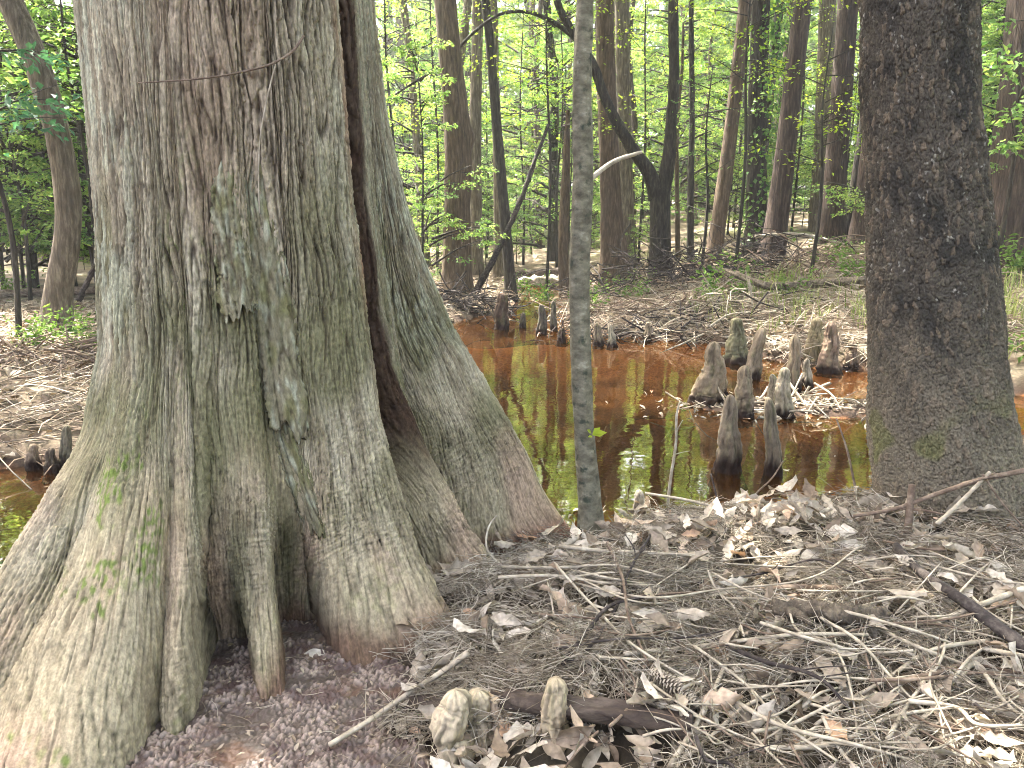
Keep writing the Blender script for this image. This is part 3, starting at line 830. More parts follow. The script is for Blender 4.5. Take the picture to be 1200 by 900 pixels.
def crown_mesh(name, seed, z0, z1, rad, nb, per, L0, shape='round', centre=(0, 0)):
    rg = np.random.default_rng(seed)
    h = rg.uniform(0, 1, nb)
    a = rg.uniform(0, 2 * np.pi, nb)
    prof = np.sin(np.pi * (h * .85 + .12)) ** .7 if shape == 'round' else (1 - .55 * h)
    ln = rad * prof * rg.uniform(.45, 1.1, nb)
    st = np.stack([np.cos(a) * ln * .15 + centre[0], np.sin(a) * ln * .15 + centre[1], z0 + (z1 - z0) * h], 1)
    en = np.stack([np.cos(a) * ln + centre[0], np.sin(a) * ln + centre[1], st[:, 2] + ln * rg.uniform(-.1, .45, nb)], 1)
    # short sub-branches
    k = 3
    t = rg.uniform(.35, .95, (nb, k))
    s2 = (st[:, None] + (en - st)[:, None] * t[..., None]).reshape(-1, 3)
    a2 = (a[:, None] + rg.normal(0, .8, (nb, k))).ravel(); l2 = (ln[:, None] * rg.uniform(.25, .5, (nb, k))).ravel()
    e2 = s2 + np.stack([np.cos(a2) * l2, np.sin(a2) * l2, l2 * rg.uniform(-.2, .35, nb * k)], 1)
    V1, Q1, t1 = sprays(rg, s2, e2, per, L0)
    me = mesh_np(name, V1, Q1, smooth=False); face_attr(me, 'tint', t1)
    mb = MB()
    for i in range(nb):
        V, Q, T = tube([st[i], (st[i] + en[i]) / 2 + [0, 0, ln[i] * .05], en[i]], [.012 + .010 * ln[i], .008 + .004 * ln[i], .004], 4, 5)
        mb.add(V, Q, T)
    for i in range(0, nb * k, 2):
        V, Q, T = tube([s2[i], e2[i]], [.007, .003], 3, 2, cap=False); mb.add(V, Q, T)
    return me, mb.mesh(name + '_limbs')


CR = []        # crowns of tall trees (foliage mesh, limb mesh)
for k in range(4):
    CR.append(crown_mesh('tall_crown', 300 + k, 0, 7.5, 2.7, 40, 44, .095))
SAP = []
for k in range(4):
    SAP.append(crown_mesh('sapling_crown', 320 + k, .35, 3.8 + .5 * k, 1.5, 40, 38, .062, 'cone'))
FAR = []
for k in range(4):
    FAR.append(crown_mesh('far_crown', 340 + k, .1, 13, 3.6, 84, 56, .18, 'cone' if k % 2 else 'round'))
# dense crown that shades the foreground
SHADE = crown_mesh('shade_crown', 360, 7.2, 12.5, 5.8, 130, 160, .17, 'round')

SUNC = Vector((-1.6, 1.6, 0))
cm, lmsh = SHADE
o = obj('crown', cm, M['leaf'], tree, (-1.2, 3.0, 0)); obj('limb', lmsh, M['bark_grey'], o)


def px_tree(name, label, pts, mat, Y=None, top=9.0, crown=None, crown_z=6.0, group=None, cat='tree', sides=20, n=90, flare=.35, seed=0, lumps=(), rough=.07, zoff=0.0, crown_scale=1.0, flutes=0.0, lift=0):
    """a tree whose trunk passes through photo points (px, py, width px) at its own distance Y; first point is the foot"""
    if Y is None: Y = hit(pts[0][0], pts[0][1])[1]
    P = []; Rr = []
    for px, py, wd in pts:
        p = at_y(px, py, Y); dep = p[1] * CT + (CAMZ - p[2]) * ST
        P.append(p); Rr.append(wd * dep / FPX / 2)
    g0 = float(H(P[0][0], P[0][1])) - .12
    P[0][2] = min(P[0][2], g0)
    d = P[-1] - P[-2]; d = d / (abs(d[2]) + 1e-6)
    d = np.clip(d, -.5, 1)
    last = P[-1].copy(); hz = max(top - last[2], .5)
    for f in ((.35, 1.0) if top > last[2] else ()):
        P.append(last + np.array([d[0] * hz * f * .5, d[1] * hz * f * .5, hz * f])); Rr.append(Rr[len(pts) - 1] * (1 - .55 * f))
    base = np.array([P[0][0], P[0][1], P[0][2]])
    P = np.array(P) - base
    root = thing(name, label, cat, base, group)
    V, Q = trunk_mesh(P, Rr, sides, n, seed, flutes, flare, rough, lumps)
    obj('trunk', mesh_np('trunk', V, Q), mat, root)
    if crown is not None:
        tp = P[-1]
        cr = obj('crown', CR[crown][0], M['leaf'], root, (tp[0] * .8, tp[1], crown_z)); cr.rotation_euler = (0, 0, seed * 1.7); cr.scale = (crown_scale,) * 3
        obj('limb', CR[crown][1], M['bark_dark'], cr)
    return root


# ---- the dark trunk on the right, with its own fine bark
def big_right():
    L_ = [(0, 1011), (100, 1013), (200, 1017), (300, 1019), (400, 1021), (500, 1023), (560, 1025), (610, 1030), (660, 1030)]
    R_ = [(0, 1140), (100, 1142), (170, 1148), (260, 1158), (350, 1166), (430, 1174), (500, 1183), (560, 1196), (610, 1212), (660, 1226)]
    ys = np.arange(0, 665, 20.0)
    lx = np.interp(ys, *zip(*L_)); rx = np.interp(ys, *zip(*R_))
    Y = 3.0
    zz = []; cx = []; rr = []
    for y_, a, b in zip(ys, lx, rx):
        p = at_y((a + b) / 2, y_, Y); dep = p[1] * CT + (CAMZ - p[2]) * ST
        zz.append(p[2]); cx.append(p[0]); rr.append((b - a) / 2 * dep / FPX * .955)
    zz = np.array(zz[::-1]); cx = np.array(cx[::-1]); rr = np.array(rr[::-1])
    zs = np.concatenate([np.arange(.02, 2.5, .0038), np.linspace(2.5, 10, 40)])
    c_ = np.interp(zs, zz, cx); r_ = np.interp(zs, zz, rr) * np.where(zs > 2.3, 1 - .05 * (zs - 2.3), 1)
    k = np.hanning(41); k /= k.sum()
    c_ = np.convolve(np.pad(c_, 20, mode='edge'), k, 'valid'); r_ = np.convolve(np.pad(r_, 20, mode='edge'), k, 'valid')
    th = np.linspace(0, 2 * np.pi, 470, endpoint=False)
    TH, ZS = np.meshgrid(th, zs)
    u_ = TH * .25
    wx = .012 * noise2(u_ * 18, ZS * 18, 1); wy = .012 * noise2(u_ * 18, ZS * 18, 2)
    d1, d2, rv = cell2((u_ + wx) * 78, (ZS + wy) * 30, 5); e1, e2, ev = cell2((u_ + wx) * 150, (ZS + wy) * 110, 6)
    gap = sstep(.16, .0, d2 - d1); gap2 = sstep(.2, 0, e2 - e1)
    lobe = np.cos(TH * 4 + 1.0) * .5 + np.cos(TH * 7 + 2) * .3
    fl = np.exp(-(ZS - .1).clip(0) / .22)
    rad = r_[:, None] * (1 + .07 * lobe * fl) + .0035 * (rv - .5) * 2 - .005 * gap - .004 * gap2 + .004 * ev + .016 * fbm2(np.cos(TH) * 2 + 5, np.sin(TH) * 2 + ZS * 3, 7, 3) + .0025 * noise2(u_ * 200, ZS * 120, 8)
    X = c_[:, None] + rad * np.cos(TH); Yy = Y + rad * np.sin(TH)
    cc = np.empty(TH.shape + (3,))
    cc[:] = lin((80, 74, 64)); cc = mix(cc, lin((58, 55, 49)), sstep(-.2, .5, fbm2(u_ * 6, ZS * 5, 9, 3))); cc = mix(cc, lin((116, 107, 90)), sstep(1.25, .4, ZS + .2 * noise2(u_ * 8, ZS * 4, 10)) * .95)
    cc = mix(cc, lin((118, 104, 86)), sstep(.75, .98, rv) * .55); cc = mix(cc, lin((150, 146, 134)), .8 * sstep(.93, .98, ev) * sstep(.0, .5, noise2(u_ * 14, ZS * 9, 11) + .1) * sstep(.9, 1.3, ZS))
    cc = mix(cc, lin((46, 42, 36)), np.clip(gap * .5 + gap2 * .3, 0, 1))
    cc = mix(cc, lin((92, 96, 48)), sstep(.25, .5, noise2(u_ * 7, ZS * 6, 12)) * sstep(1.0, .4, ZS) * .6)
    cc = mix(cc, lin((122, 106, 84)), sstep(.42, .2, ZS + .08 * noise2(u_ * 20, ZS * 10, 13)) * .6)
    b = np.array([c_[0], Y, .0])
    root = thing('hardwood_tree', 'large dark trunk with scaly blocky bark standing on the litter mound', 'tree', b)
    me = mesh_np('trunk', np.stack([X - b[0], Yy - b[1], ZS], -1).reshape(-1, 3), grid_faces(len(zs), len(th), True))
    point_col(me, 'bark_colour', np.clip(cc, .008, .8).reshape(-1, 3))
    obj('trunk', me, M['oak'], root)
    cr = obj('crown', CR[1][0], M['leaf'], root, (0, 0, 7.0)); cr.scale = (1.3, 1.3, 1.0)
    obj('limb', CR[1][1], M['bark_dark'], cr)


big_right()

# ---- slender sapling in the middle
sap = px_tree('sapling', 'slender smooth grey sapling with mottled bark at the near water edge', [(694, 648, 34), (691, 590, 26), (684, 500, 23), (681, 420, 24), (679, 320, 24), (683, 210, 24), (682, 100, 22), (686, 0, 20)],
              M['bark_smooth'], Y=3.02, top=7.0, crown=2, crown_z=5.6, sides=28, n=260, flare=.6, rough=.12, crown_scale=.7)
P0 = np.array(sap.location)


def loc_px(px, py, Y): return at_y(px, py, Y) - P0


V, Q, T = tube([loc_px(690, 212, 3.02), loc_px(706, 198, 3.06), loc_px(722, 188, 3.1), loc_px(740, 182, 3.14), loc_px(752, 178, 3.17)], [.011, .010, .009, .008, .006], 8, 16, .12)
obj('dead_branch', mesh_np('dead_branch', V, Q, T), M['stick_pale'], sap)
V, Q, T = tube([loc_px(672, 318, 2.99), loc_px(682, 322, 2.955), loc_px(694, 312, 2.98)], [.004, .004, .002], 6, 10)
lf = MB()
rg = np.random.default_rng(5)
for (a, b, c_, d_) in [(694, 510, 712, 506), (694, 510, 704, 500), (694, 511, 689, 512), (693, 508, 688, 503)]:
    p = loc_px(a, b, 2.97); e = loc_px(c_, d_, 2.95); dd = e - p; ln = np.linalg.norm(dd)
    V, Q = leaf_quads(p[None], unit(dd[None]), unit(np.array([[0.1, -.7, .6]])), np.array([ln]), np.array([ln * .5])); lf.add(V, Q, None, .8)
o = obj('sprout', lf.mesh('sprout', False), M['leaf_yellow'], sap); o['label'] = 'small fresh green sprout on the stem'

# ---- traced trees beyond the water
px_tree('leaning_tree', 'brown trunk that bends and leans left on the far left bank', [(66, 388, 34), (68, 350, 30), (78, 290, 28), (80, 240, 28), (70, 170, 27), (55, 110, 28), (38, 60, 28), (14, 5, 28)], M['bark_grey'], top=5.5, crown=0, crown_z=5.0, flare=.25, seed=1, n=120)
px_tree('tree', 'stout brown trunk with a burl beyond the water, nearest the cypress', [(535, 346, 36), (536, 310, 32), (536, 250, 31), (537, 190, 31), (535, 140, 30), (529, 80, 27), (524, 30, 26), (522, 0, 26)], M['bark_brown'], top=11, crown=1, crown_z=7, flare=.35, seed=2, n=140, lumps=((2.55, .4, .14, .45), (2.75, 2.2, .1, .3)), sides=28)
px_tree('tree', 'straight grey trunk just right of the burled one', [(558, 322, 17), (558, 260, 14), (557, 150, 14), (559, 60, 13), (560, 0, 13)], M['bark_grey'], Y=14.5, top=12, crown=2, crown_z=8, seed=3)
px_tree('tree', 'slim dark trunk leaning left that stands at the water edge', [(600, 350, 15), (597, 320, 13), (592, 260, 12), (586, 190, 12), (579, 110, 11), (573, 40, 10), (569, 0, 10)], M['bark_dark'], top=10, crown=3, crown_z=8, seed=4, flare=.2)
px_tree('tree', 'thin pale stem behind the slim leaning trunk', [(585, 335, 15), (585, 260, 13), (583, 180, 11), (580, 90, 10), (578, 0, 10)], M['bark_grey'], Y=15.5, top=12, crown=0, crown_z=8.5, seed=5)
px_tree('tree', 'thin grey tree close to the right flank of the cypress', [(498, 318, 14), (494, 250, 11), (489, 170, 10), (483, 100, 9), (476, 30, 9), (472, 0, 9)], M['bark_grey'], Y=17, top=12, crown=1, crown_z=8.5, seed=6)
px_tree('tree', 'cinnamon brown trunk with fluted foot just right of the sapling', [(722, 334, 36), (719, 300, 28), (716, 240, 24), (713, 170, 22), (710, 90, 22), (709, 0, 21)], M['bark_brown'], top=13, crown=2, crown_z=8, seed=7, flare=.5, flutes=.15, sides=28)
px_tree('tree', 'grey trunk between the cinnamon trunk and the forked tree', [(735, 316, 22), (734, 260, 18), (732, 170, 17), (730, 80, 17), (729, 0, 17)], M['bark_grey'], Y=16.5, top=13, crown=3, crown_z=8.5, seed=8)
px_tree('tree', 'thin dark pole right of the forked tree', [(809, 312, 9), (809, 240, 8), (811, 140, 7), (810, 0, 6)], M['bark_dark'], Y=16, top=11, crown=0, crown_z=8, seed=9, sides=10)
ivy = px_tree('tree', 'dark trunk wrapped in leafy ivy on the far bank', [(886, 302, 28), (887, 240, 24), (886, 160, 22), (889, 80, 21), (892, 0, 21)], M['bark_dark'], Y=15.0, top=13, crown=1, crown_z=8, seed=10)
px_tree('tree', 'reddish trunk leaning right in front of the ivy trunk', [(903, 312, 30), (909, 270, 26), (918, 200, 24), (926, 130, 22), (934, 60, 21), (941, 0, 20)], M['bark_red'], Y=13.2, top=13, crown=2, crown_z=8, seed=11, flare=.3, sides=24)
px_tree('tree', 'grey trunk left of the paired reddish trunks', [(958, 292, 22), (961, 220, 20), (966, 130, 20), (970, 0, 19)], M['bark_grey'], Y=18, top=14, crown=3, crown_z=9, seed=12)
px_tree('tree', 'tall reddish trunk right of the grey one, leaning slightly right', [(974, 290, 27), (978, 220, 25), (985, 130, 24), (994, 0, 23)], M['bark_red'], Y=15.5, top=14, crown=0, crown_z=9, seed=13)
px_tree('tree', 'dark trunk half hidden behind the big dark trunk', [(1010, 292, 30), (1014, 240, 24), (1022, 160, 22), (1030, 0, 20)], M['bark_red'], Y=14.8, top=14, crown=1, crown_z=9, seed=14)
px_tree('tree', 'thick brown ridged trunk at the right end of the bank', [(1192, 278, 78), (1197, 220, 70), (1203, 140, 63), (1210, 60, 58), (1214, 0, 56)], M['bark_red'], Y=10.5, top=14, crown=2, crown_z=8, seed=15, sides=30, n=140, flare=.18, rough=.1)
px_tree('snag', 'short pale broken snag behind the sapling', [(662, 332, 13), (660, 280, 12), (662, 230, 11), (664, 182, 9)], M['bark_brown'], Y=14, top=3.2, seed=16, sides=12, flare=.2)
px_tree('tree', 'thin dark stem at the left side of the wood', [(118, 338, 9), (104, 260, 9), (94, 150, 8), (92, 0, 8)], M['bark_dark'], Y=11, top=9, crown=3, crown_z=6, seed=17, sides=10)
px_tree('tree', 'slim dark stem left of the leaning trunk', [(40, 338, 11), (34, 260, 10), (30, 160, 9), (25, 0, 9)], M['bark_dark'], Y=11.8, top=9, crown=0, crown_z=6, seed=18, sides=10)

# forked tree
fk_pts = [(775, 322, 30), (773, 290, 24), (773, 250, 23), (773, 222, 23)]
fk = px_tree('forked_tree', 'crooked dark tree that forks into two limbs beyond the water', fk_pts, M['bark_dark'], Y=13.0, top=-1, seed=19, flare=.35, sides=22)
FB = np.array(fk.location)


def fk_limb(pts, Y=13.0):
    P = []; Rr = []
    for k_, (px, py, wd) in enumerate(pts):
        p = at_y(px, py, Y - .06 * k_); P.append(p - FB); Rr.append(wd * .8 * 13.2 / FPX / 2)
    V, Q, T = tube(P, Rr, 12, 60, .12, 3); obj('limb', mesh_np('limb', V, Q, T), M['bark_dark'], fk)


fk_limb([(770, 232, 22), (762, 205, 20), (745, 180, 17), (725, 148, 15), (708, 112, 13), (694, 74, 12), (676, 46, 11), (655, 8, 10), (648, -30, 9)])
fk_limb([(776, 225, 22), (783, 190, 19), (786, 150, 15), (790, 90, 14), (789, 30, 13), (790, -60, 11), (792, -160, 8)])
fk_limb([(684, 56, 8), (668, 40, 7), (645, 24, 6), (618, 14, 5), (588, 16, 4), (560, 34, 4), (520, 74, 3.6), (480, 100, 3), (455, 116, 2)])
cr = obj('crown', CR[3][0], M['leaf'], fk, (0, 0, 6.0)); obj('limb', CR[3][1], M['bark_dark'], cr)

# ivy on the ivy trunk
rg = np.random.default_rng(44)
n_ = 1500; th_ = rg.uniform(0, 2 * np.pi, n_); zz_ = rg.uniform(.3, 5.5, n_); ra = .18 + .16 * rg.random(n_) + .12 * np.clip(noise2(th_ * 1.2, zz_ * 1.4, 3), 0, 1)
c_ = np.stack([np.cos(th_) * ra, np.sin(th_) * ra, zz_], 1); nr = unit(np.stack([np.cos(th_), np.sin(th_), .5 + 0 * th_], 1) + rg.normal(0, .35, (n_, 3)))
dd = unit(np.cross(nr, rg.normal(0, 1, (n_, 3)))); Ln = rg.uniform(.06, .11, n_)
V, Q = leaf_quads(c_, dd, nr, Ln, Ln * .8)
me = mesh_np('ivy', V, Q, smooth=False); face_attr(me, 'tint', rg.uniform(0, .7, n_)); obj('ivy', me, M['leaf'], ivy)

# ------------------------------------------------------------------ random wood behind
rg = np.random.default_rng(99)


def free(x, y, m=.4):
    return float(pool_sdf(np.array([x]), np.array([y]))[0]) > m


# slim trees with poles
pole_meshes = []
for k in range(4):
    P = [np.array([0, 0, -.2])]; x = y = 0
    for q_ in range(1, 6):
        x += rg.normal(0, .13); y += rg.normal(0, .13); P.append(np.array([x, y, q_ * 2.0]))
    V, Q = trunk_mesh(P, [.13, .11, .10, .085, .07, .04], 12, 50, k, .0, .35)
    pole_meshes.append(mesh_np('trunk', V, Q))
bm_ = ['bark_grey', 'bark_brown', 'bark_dark', 'bark_red']
for k in range(4): pole_meshes[k].materials.append(M[bm_[k]])


def wood_tree(kind, x, y, sc):
    z = float(H(x, y))
    if kind == 'pole':
        r = thing('slim_tree', 'slim woodland tree deep in the green wood beyond the pool', 'tree', (x, y, z), 'slim trees deep in the wood', rg.uniform(0, 6.28))
        k = int(rg.integers(4)); obj('trunk', pole_meshes[k], None, r)
        q_ = int(rg.integers(4)); cr = obj('crown', CR[q_][0], M['leaf'], r, (0, 0, 4.2 + rg.uniform(0, 5.0))); cr.scale = (rg.uniform(.6, 1.1),) * 3; cr.rotation_euler = (0, 0, rg.uniform(0, 6))
    elif kind == 'sap':
        r = thing('understory_sapling', 'leafy understory sapling with thin stem among the trunks', 'sapling', (x, y, z), 'leafy saplings under the tall trees', rg.uniform(0, 6.28))
        q_ = int(rg.integers(4)); obj('crown', SAP[q_][0], M['leaf_yellow'] if False else M['leaf'], r); 
        obj('trunk', SAPSTEM[q_], M['bark_dark'], r)
    else:
        r = thing('far_tree', 'distant tree, leafy from foot to top, in the depth of the wood', 'tree', (x, y, z), 'distant leafy trees closing the view', rg.uniform(0, 6.28))
        q_ = int(rg.integers(4)); obj('crown', FAR[q_][0], M['leaf_far'], r); obj('trunk', FARSTEM[q_], M['bark_grey'], r)
    r.scale = (sc,) * 3
    return r


SAPSTEM = []; FARSTEM = []
for k in range(4):
    mb = MB(); V, Q, T = tube([[0, 0, -.1], [.05, .03, 1.2], [-.04, .05, 2.6], [.03, 0, 3.6 + .5 * k]], [.028, .022, .015, .006], 6, 14); mb.add(V, Q, T)
    lm_ = SAP[k][1]
    vv = np.empty(len(lm_.vertices) * 3, F32); lm_.vertices.foreach_get('co', vv)
    V2 = vv.reshape(-1, 3); qs = [p.vertices[:] for p in lm_.polygons if len(p.vertices) == 4]
    mb.add(V2, np.array(qs)); SAPSTEM.append(mb.mesh('sapling_stem'))
    V, Q = trunk_mesh([[0, 0, -.2], [.1, 0, 5], [0, .1, 13]], [.2, .15, .05], 10, 30, k, 0, .3)
    FARSTEM.append(mesh_np('far_stem', V, Q))

# poles seen between the traced trunks
for k in range(78):
    for _ in range(30):
        y = rg.uniform(14, 36); x = rg.uniform(-.72, .72) * y
        if free(x, y, 1.0): break
    wood_tree('pole', x, y, rg.choice([rg.uniform(.35, .6), rg.uniform(.75, 1.2)]))
for k in range(105):
    for _ in range(30):
        y = 10.5 + 17 * rg.random() ** 1.3; x = rg.uniform(-.72, .74) * y
        pxx = 600 + 900 * x / (y * CT + .2)
        if free(x, y, .9) and not (y < 21 and 700 < pxx < 1015) and not (y < 17 and 500 < pxx <= 700): break
    else: continue
    wood_tree('sap', x, y, rg.uniform(.7, 1.3))
for k in range(75):
    for _ in range(30):
        y = rg.uniform(17.5, 31); x = rg.uniform(-.72, .72) * y
        if free(x, y, .9): break
    wood_tree('sap', x, y, rg.uniform(.9, 1.5))
for k in range(80):
    for _ in range(30):
        y = rg.uniform(14.5, 27); x = rg.uniform(-.70, .72) * y
        if free(x, y, .9): break
    wood_tree('sap', x, y, rg.uniform(.28, .5))
for k in range(76):
    y = rg.uniform(29, 62); x = rg.uniform(-.85, .85) * y
    if abs(x / y) < .10 and rg.random() < .15: continue
    wood_tree('far', x, y, rg.uniform(.8, 1.4))
# left of the cypress the wood comes closer
for (x, y, s_) in [(-6.4, 10.2, 1.0), (-7.6, 11.5, 1.2), (-5.9, 12.5, 1.1), (-8.6, 13.0, 1.2), (-6.9, 14, 1.3), (-9.6, 15, 1.3), (-7.9, 9.6, .8), (8.6, 12.4, 1.1), (9.2, 14, 1.2), (10.3, 13, 1.2), (8.8, 16, 1.3)]:
    wood_tree('sap', x, y, s_)

mb = MB()  # unseen crowns added to cut side light and shade the left bank
rg5 = np.random.default_rng(12)
for (x, y, sx, q_) in [(6.5, -1.5, .62, 0), (9.5, 2.5, .8, 1), (6.0, -5.5, .8, 2), (10.5, -4, .9, 3), (2.5, -10, .8, 0), (-8.4, 4.0, .55, 1), (-10.5, 6.5, .7, 3), (-7.6, 1.6, .5, 2), (13, 6, .9, 2)]:
    for me_, val in ((FAR[q_][0], None),):
        vv = np.empty(len(me_.vertices) * 3, F32); me_.vertices.foreach_get('co', vv); vv = vv.reshape(-1, 3) * [sx, sx, sx * .95] + [x, y, 1.2 if x > 0 else 2.6]
        mb.add(vv, np.arange(len(vv)).reshape(-1, 4), None, rg5.uniform(.2, .8, len(vv) // 4))
o = obj('shade_trees', mb.mesh('shade_trees', False), M['leaf_far']); o['kind'] = 'stuff'; o['label'] = 'unseen leafy crowns around the camera, added to cut the sky light'; o['category'] = 'shade_trees'

# bright leafy branches of the middle distance (each its own sapling)
def spray_tree(label, px, Y, hpx, seed, mat, n=18, per=46, L0=.062, rad=1.0, z_lo=None):
    """young tree with flat bright sprays; hpx = (top px y, bottom px y) of its leaves"""
    rg2 = np.random.default_rng(seed)
    b = at_y(px, 300, Y); z = float(H(b[0], Y))
    zt = at_y(px, hpx[0], Y)[2] - z; zb = at_y(px, hpx[1], Y)[2] - z
    r = thing('young_tree', label, 'sapling', (b[0], Y, z))
    h = rg2.uniform(zb, zt, n); a = rg2.uniform(0, 2 * np.pi, n); ln = rad * rg2.uniform(.5, 1.15, n)
    st = np.stack([0 * h, 0 * h, h], 1); en = np.stack([np.cos(a) * ln, np.sin(a) * ln, h + ln * rg2.uniform(0, .35, n)], 1)
    V, Q, t = sprays(rg2, st, en, per, L0)
    me = mesh_np('crown', V, Q, smooth=False); face_attr(me, 'tint', t); obj('crown', me, mat, r)
    mb = MB(); V, Q, T = tube([[0, 0, -.1], [.06, .02, zt * .4], [-.03, .0, zt * .75], [.02, 0, zt * 1.1]], [.03, .024, .016, .006], 7, 18); mb.add(V, Q, T)
    for i in range(n):
        V, Q, T = tube([st[i], (st[i] + en[i]) / 2 + [0, 0, .03], en[i]], [.009, .006, .003], 4, 4, cap=False); mb.add(V, Q, T)
    obj('trunk', mb.mesh('trunk'), M['bark_dark'], r)


spray_tree('young tree with bright yellow green sprays between the forked and ivy trunks', 862, 11.6, (-40, 120), 501, M['leaf_yellow'], 20, 40, rad=1.2)
spray_tree('young tree with yellow green sprays in front of the reddish leaning trunk', 952, 11.0, (60, 210), 502, M['leaf_yellow'], 12, 30, rad=1.0)
spray_tree('light leafed young tree left of the forked tree', 640, 13.4, (-60, 170), 503, M['leaf_yellow'], 32, 64, rad=1.7)
spray_tree('young tree with fine leaves above the thin grey tree', 462, 13.5, (-40, 190), 504, M['leaf'], 24, 40, L0=.075, rad=1.3)
spray_tree('leafy young tree right of the forked tree', 822, 13.0, (100, 260), 505, M['leaf'], 12, 30, rad=.9)
spray_tree('young tree with blue green leaves left of the cypress', 8, 7.2, (60, 200), 506, M['leaf_teal'], 14, 30, L0=.10, rad=.8)
spray_tree('dark leafed young tree between the leaning trunk and the cypress', 108, 9.6, (-40, 150), 507, M['leaf'], 22, 46, L0=.11, rad=1.1)
spray_tree('tall young tree with fine yellow green leaves behind the cinnamon trunk', 748, 17, (-80, 190), 511, M['leaf_yellow'], 34, 60, rad=1.7)
spray_tree('tall young tree with fine leaves behind the burled trunk', 512, 16, (-80, 220), 512, M['leaf_yellow'], 34, 60, rad=1.6)
spray_tree('tall young tree with pale leaves behind the paired reddish trunks', 925, 18, (-80, 200), 513, M['leaf_yellow'], 34, 60, rad=1.8)
spray_tree('young leafy tree right of the big dark trunk', 1168, 9.5, (-40, 190), 508, M['leaf'], 22, 44, L0=.10, rad=1.1)

# ------------------------------------------------------------------ cypress knees
def knee(label, foot, tip, wf, wt, seed, Y=None, tint=(122, 108, 90), group=None, wet=.10, bend=0.0, name='cypress_knee', lump=.15, dz=.03, cut=False):
    """foot = (px,py) of the middle of its base, tip = (px,py) of its top, widths in px"""
    if Y is None: Y = hit(*foot)[1]
    a = at_y(foot[0], foot[1], Y); b = at_y(tip[0], tip[1], Y)
    dep = Y * CT + (CAMZ - a[2]) * ST; k = dep / FPX
    g0 = min(float(H(a[0], a[1])), a[2]) - dz
    n = 70; s = np.linspace(0, 1, n)
    a2 = np.array([a[0], a[1], g0])
    mid = np.sin(np.pi * s) * bend * k
    P = a2[None] + (b - a2)[None] * s[:, None]; P[:, 0] += mid
    wob = wt * k * .30 * np.sin(np.pi * s)
    P[:, 0] += wob * noise2(s * 3.2, s * 0 + .5, seed + 20); P[:, 1] += wob * noise2(s * 3.2, s * 0 + .5, seed + 21)
    rf_, rt = wf * k / 2, wt * k * .55
    r_ = rt + (rf_ - rt) * (1 - s) ** 1.6
    r_ = r_ * (1 + .10 * noise2(s * 4, s * 0 + .5, seed) + .05 * noise2(s * 11, s * 0 + .5, seed + 1)) * (1 - .12 * sstep(.5, 1, s)) + rf_ * .22 * np.exp(-s / .09)
    capn = np.sqrt(np.clip(1 - (np.clip(s - .86, 0, 1) / .14) ** 2, 0, 1))
    r_ = np.maximum(r_ * capn, .001)
    sides = 44; th = np.linspace(0, 2 * np.pi, sides, endpoint=False)
    fl = fbm2(np.cos(th)[None] * 1.9 + seed, np.sin(th)[None] * 1.9 + s[:, None] * 2.6, seed, 4)
    gv = noise2(th[None] * 2.2 + 0 * s[:, None], s[:, None] * 1.2, seed + 3)
    fn = noise2(th[None] * 6, s[:, None] * 16, seed + 4)
    rr = r_[:, None] * (1 + lump * 1.6 * fl + .22 * gv * (1.3 - s[:, None]) + .09 * fn + .06 * noise2(th[None] * 3 + 2 * fl, s[:, None] * 26, seed + 12) - .16 * np.exp(-(gv / .12) ** 2))
    T, A, B = frames(P)
    V = P[:, None] + rr[..., None] * (np.cos(th)[None, :, None] * A[:, None] + np.sin(th)[None, :, None] * B[:, None])
    V = V.reshape(-1, 3)
    cc = np.empty((n, sides, 3)); cc[:] = lin(tint)
    cc = mix(cc, lin(tint) * .5, sstep(.0, -.5, fl + .4 * fn)); cc = mix(cc, np.minimum(lin(tint) * 1.6, .7), sstep(.15, .7, fl + .5 * fn) * .45)
    cc = mix(cc, lin((104, 108, 66)), sstep(.1, .5, noise2(th[None] * 1.5 + 7, s[:, None] * 5, seed + 9)) * .2)
    zw = V[:, 2].reshape(n, sides)
    if wet > 0: cc = mix(cc, lin((44, 34, 28)), sstep(wet, wet * .35, zw + .03 * gv))
    base = a2.copy()
    V = np.vstack([V - base, (P[-1] - base)[None]])
    kt = n * sides; q_ = np.arange(sides)
    me = mesh_np(name, V, grid_faces(n, sides, True), np.stack([np.full(sides, kt), (n - 1) * sides + q_, (n - 1) * sides + (q_ + 1) % sides], 1))
    point_col(me, 'bark_colour', np.clip(np.vstack([cc.reshape(-1, 3), cc[-1, :1]]), .01, .8))
    o = obj(name, me, M['knee'], None, base)
    return tag(o, label, 'cypress knee', group)


GK = 'cypress knees in and around the pool'
knee('broad cone shaped knee leftmost of the cluster on the mud bar', (829, 472), (838, 400), 46, 16, 1, group=GK)
knee('mossy rounded knee behind the broad cone shaped knee', (862, 424), (863, 372), 34, 14, 2, group=GK, tint=(108, 102, 80))
knee('slim knee with bare top just behind the front pair', (872, 488), (873, 428), 26, 14, 3, group=GK)
knee('dark knee standing in the water, left one of the front pair', (853, 553), (856, 462), 40, 15, 4, group=GK, tint=(118, 106, 90), wet=.16)
knee('narrow knee standing in the water, right one of the front pair', (904, 556), (900, 465), 26, 12, 5, group=GK, tint=(112, 102, 86), wet=.14, bend=3)
knee('short pale knee right of the slim bare topped knee', (918, 488), (920, 430), 22, 12, 6, group=GK, tint=(150, 138, 118))
knee('upright knee behind the short pale knee', (934, 457), (932, 392), 18, 13, 7, group=GK)
knee('stubby moss capped knee at the back of the mud bar', (955, 420), (957, 372), 22, 12, 8, group=GK, tint=(122, 110, 86))
knee('rough knee farthest right of the mud bar cluster', (971, 436), (974, 376), 28, 12, 9, group=GK, tint=(120, 102, 86))
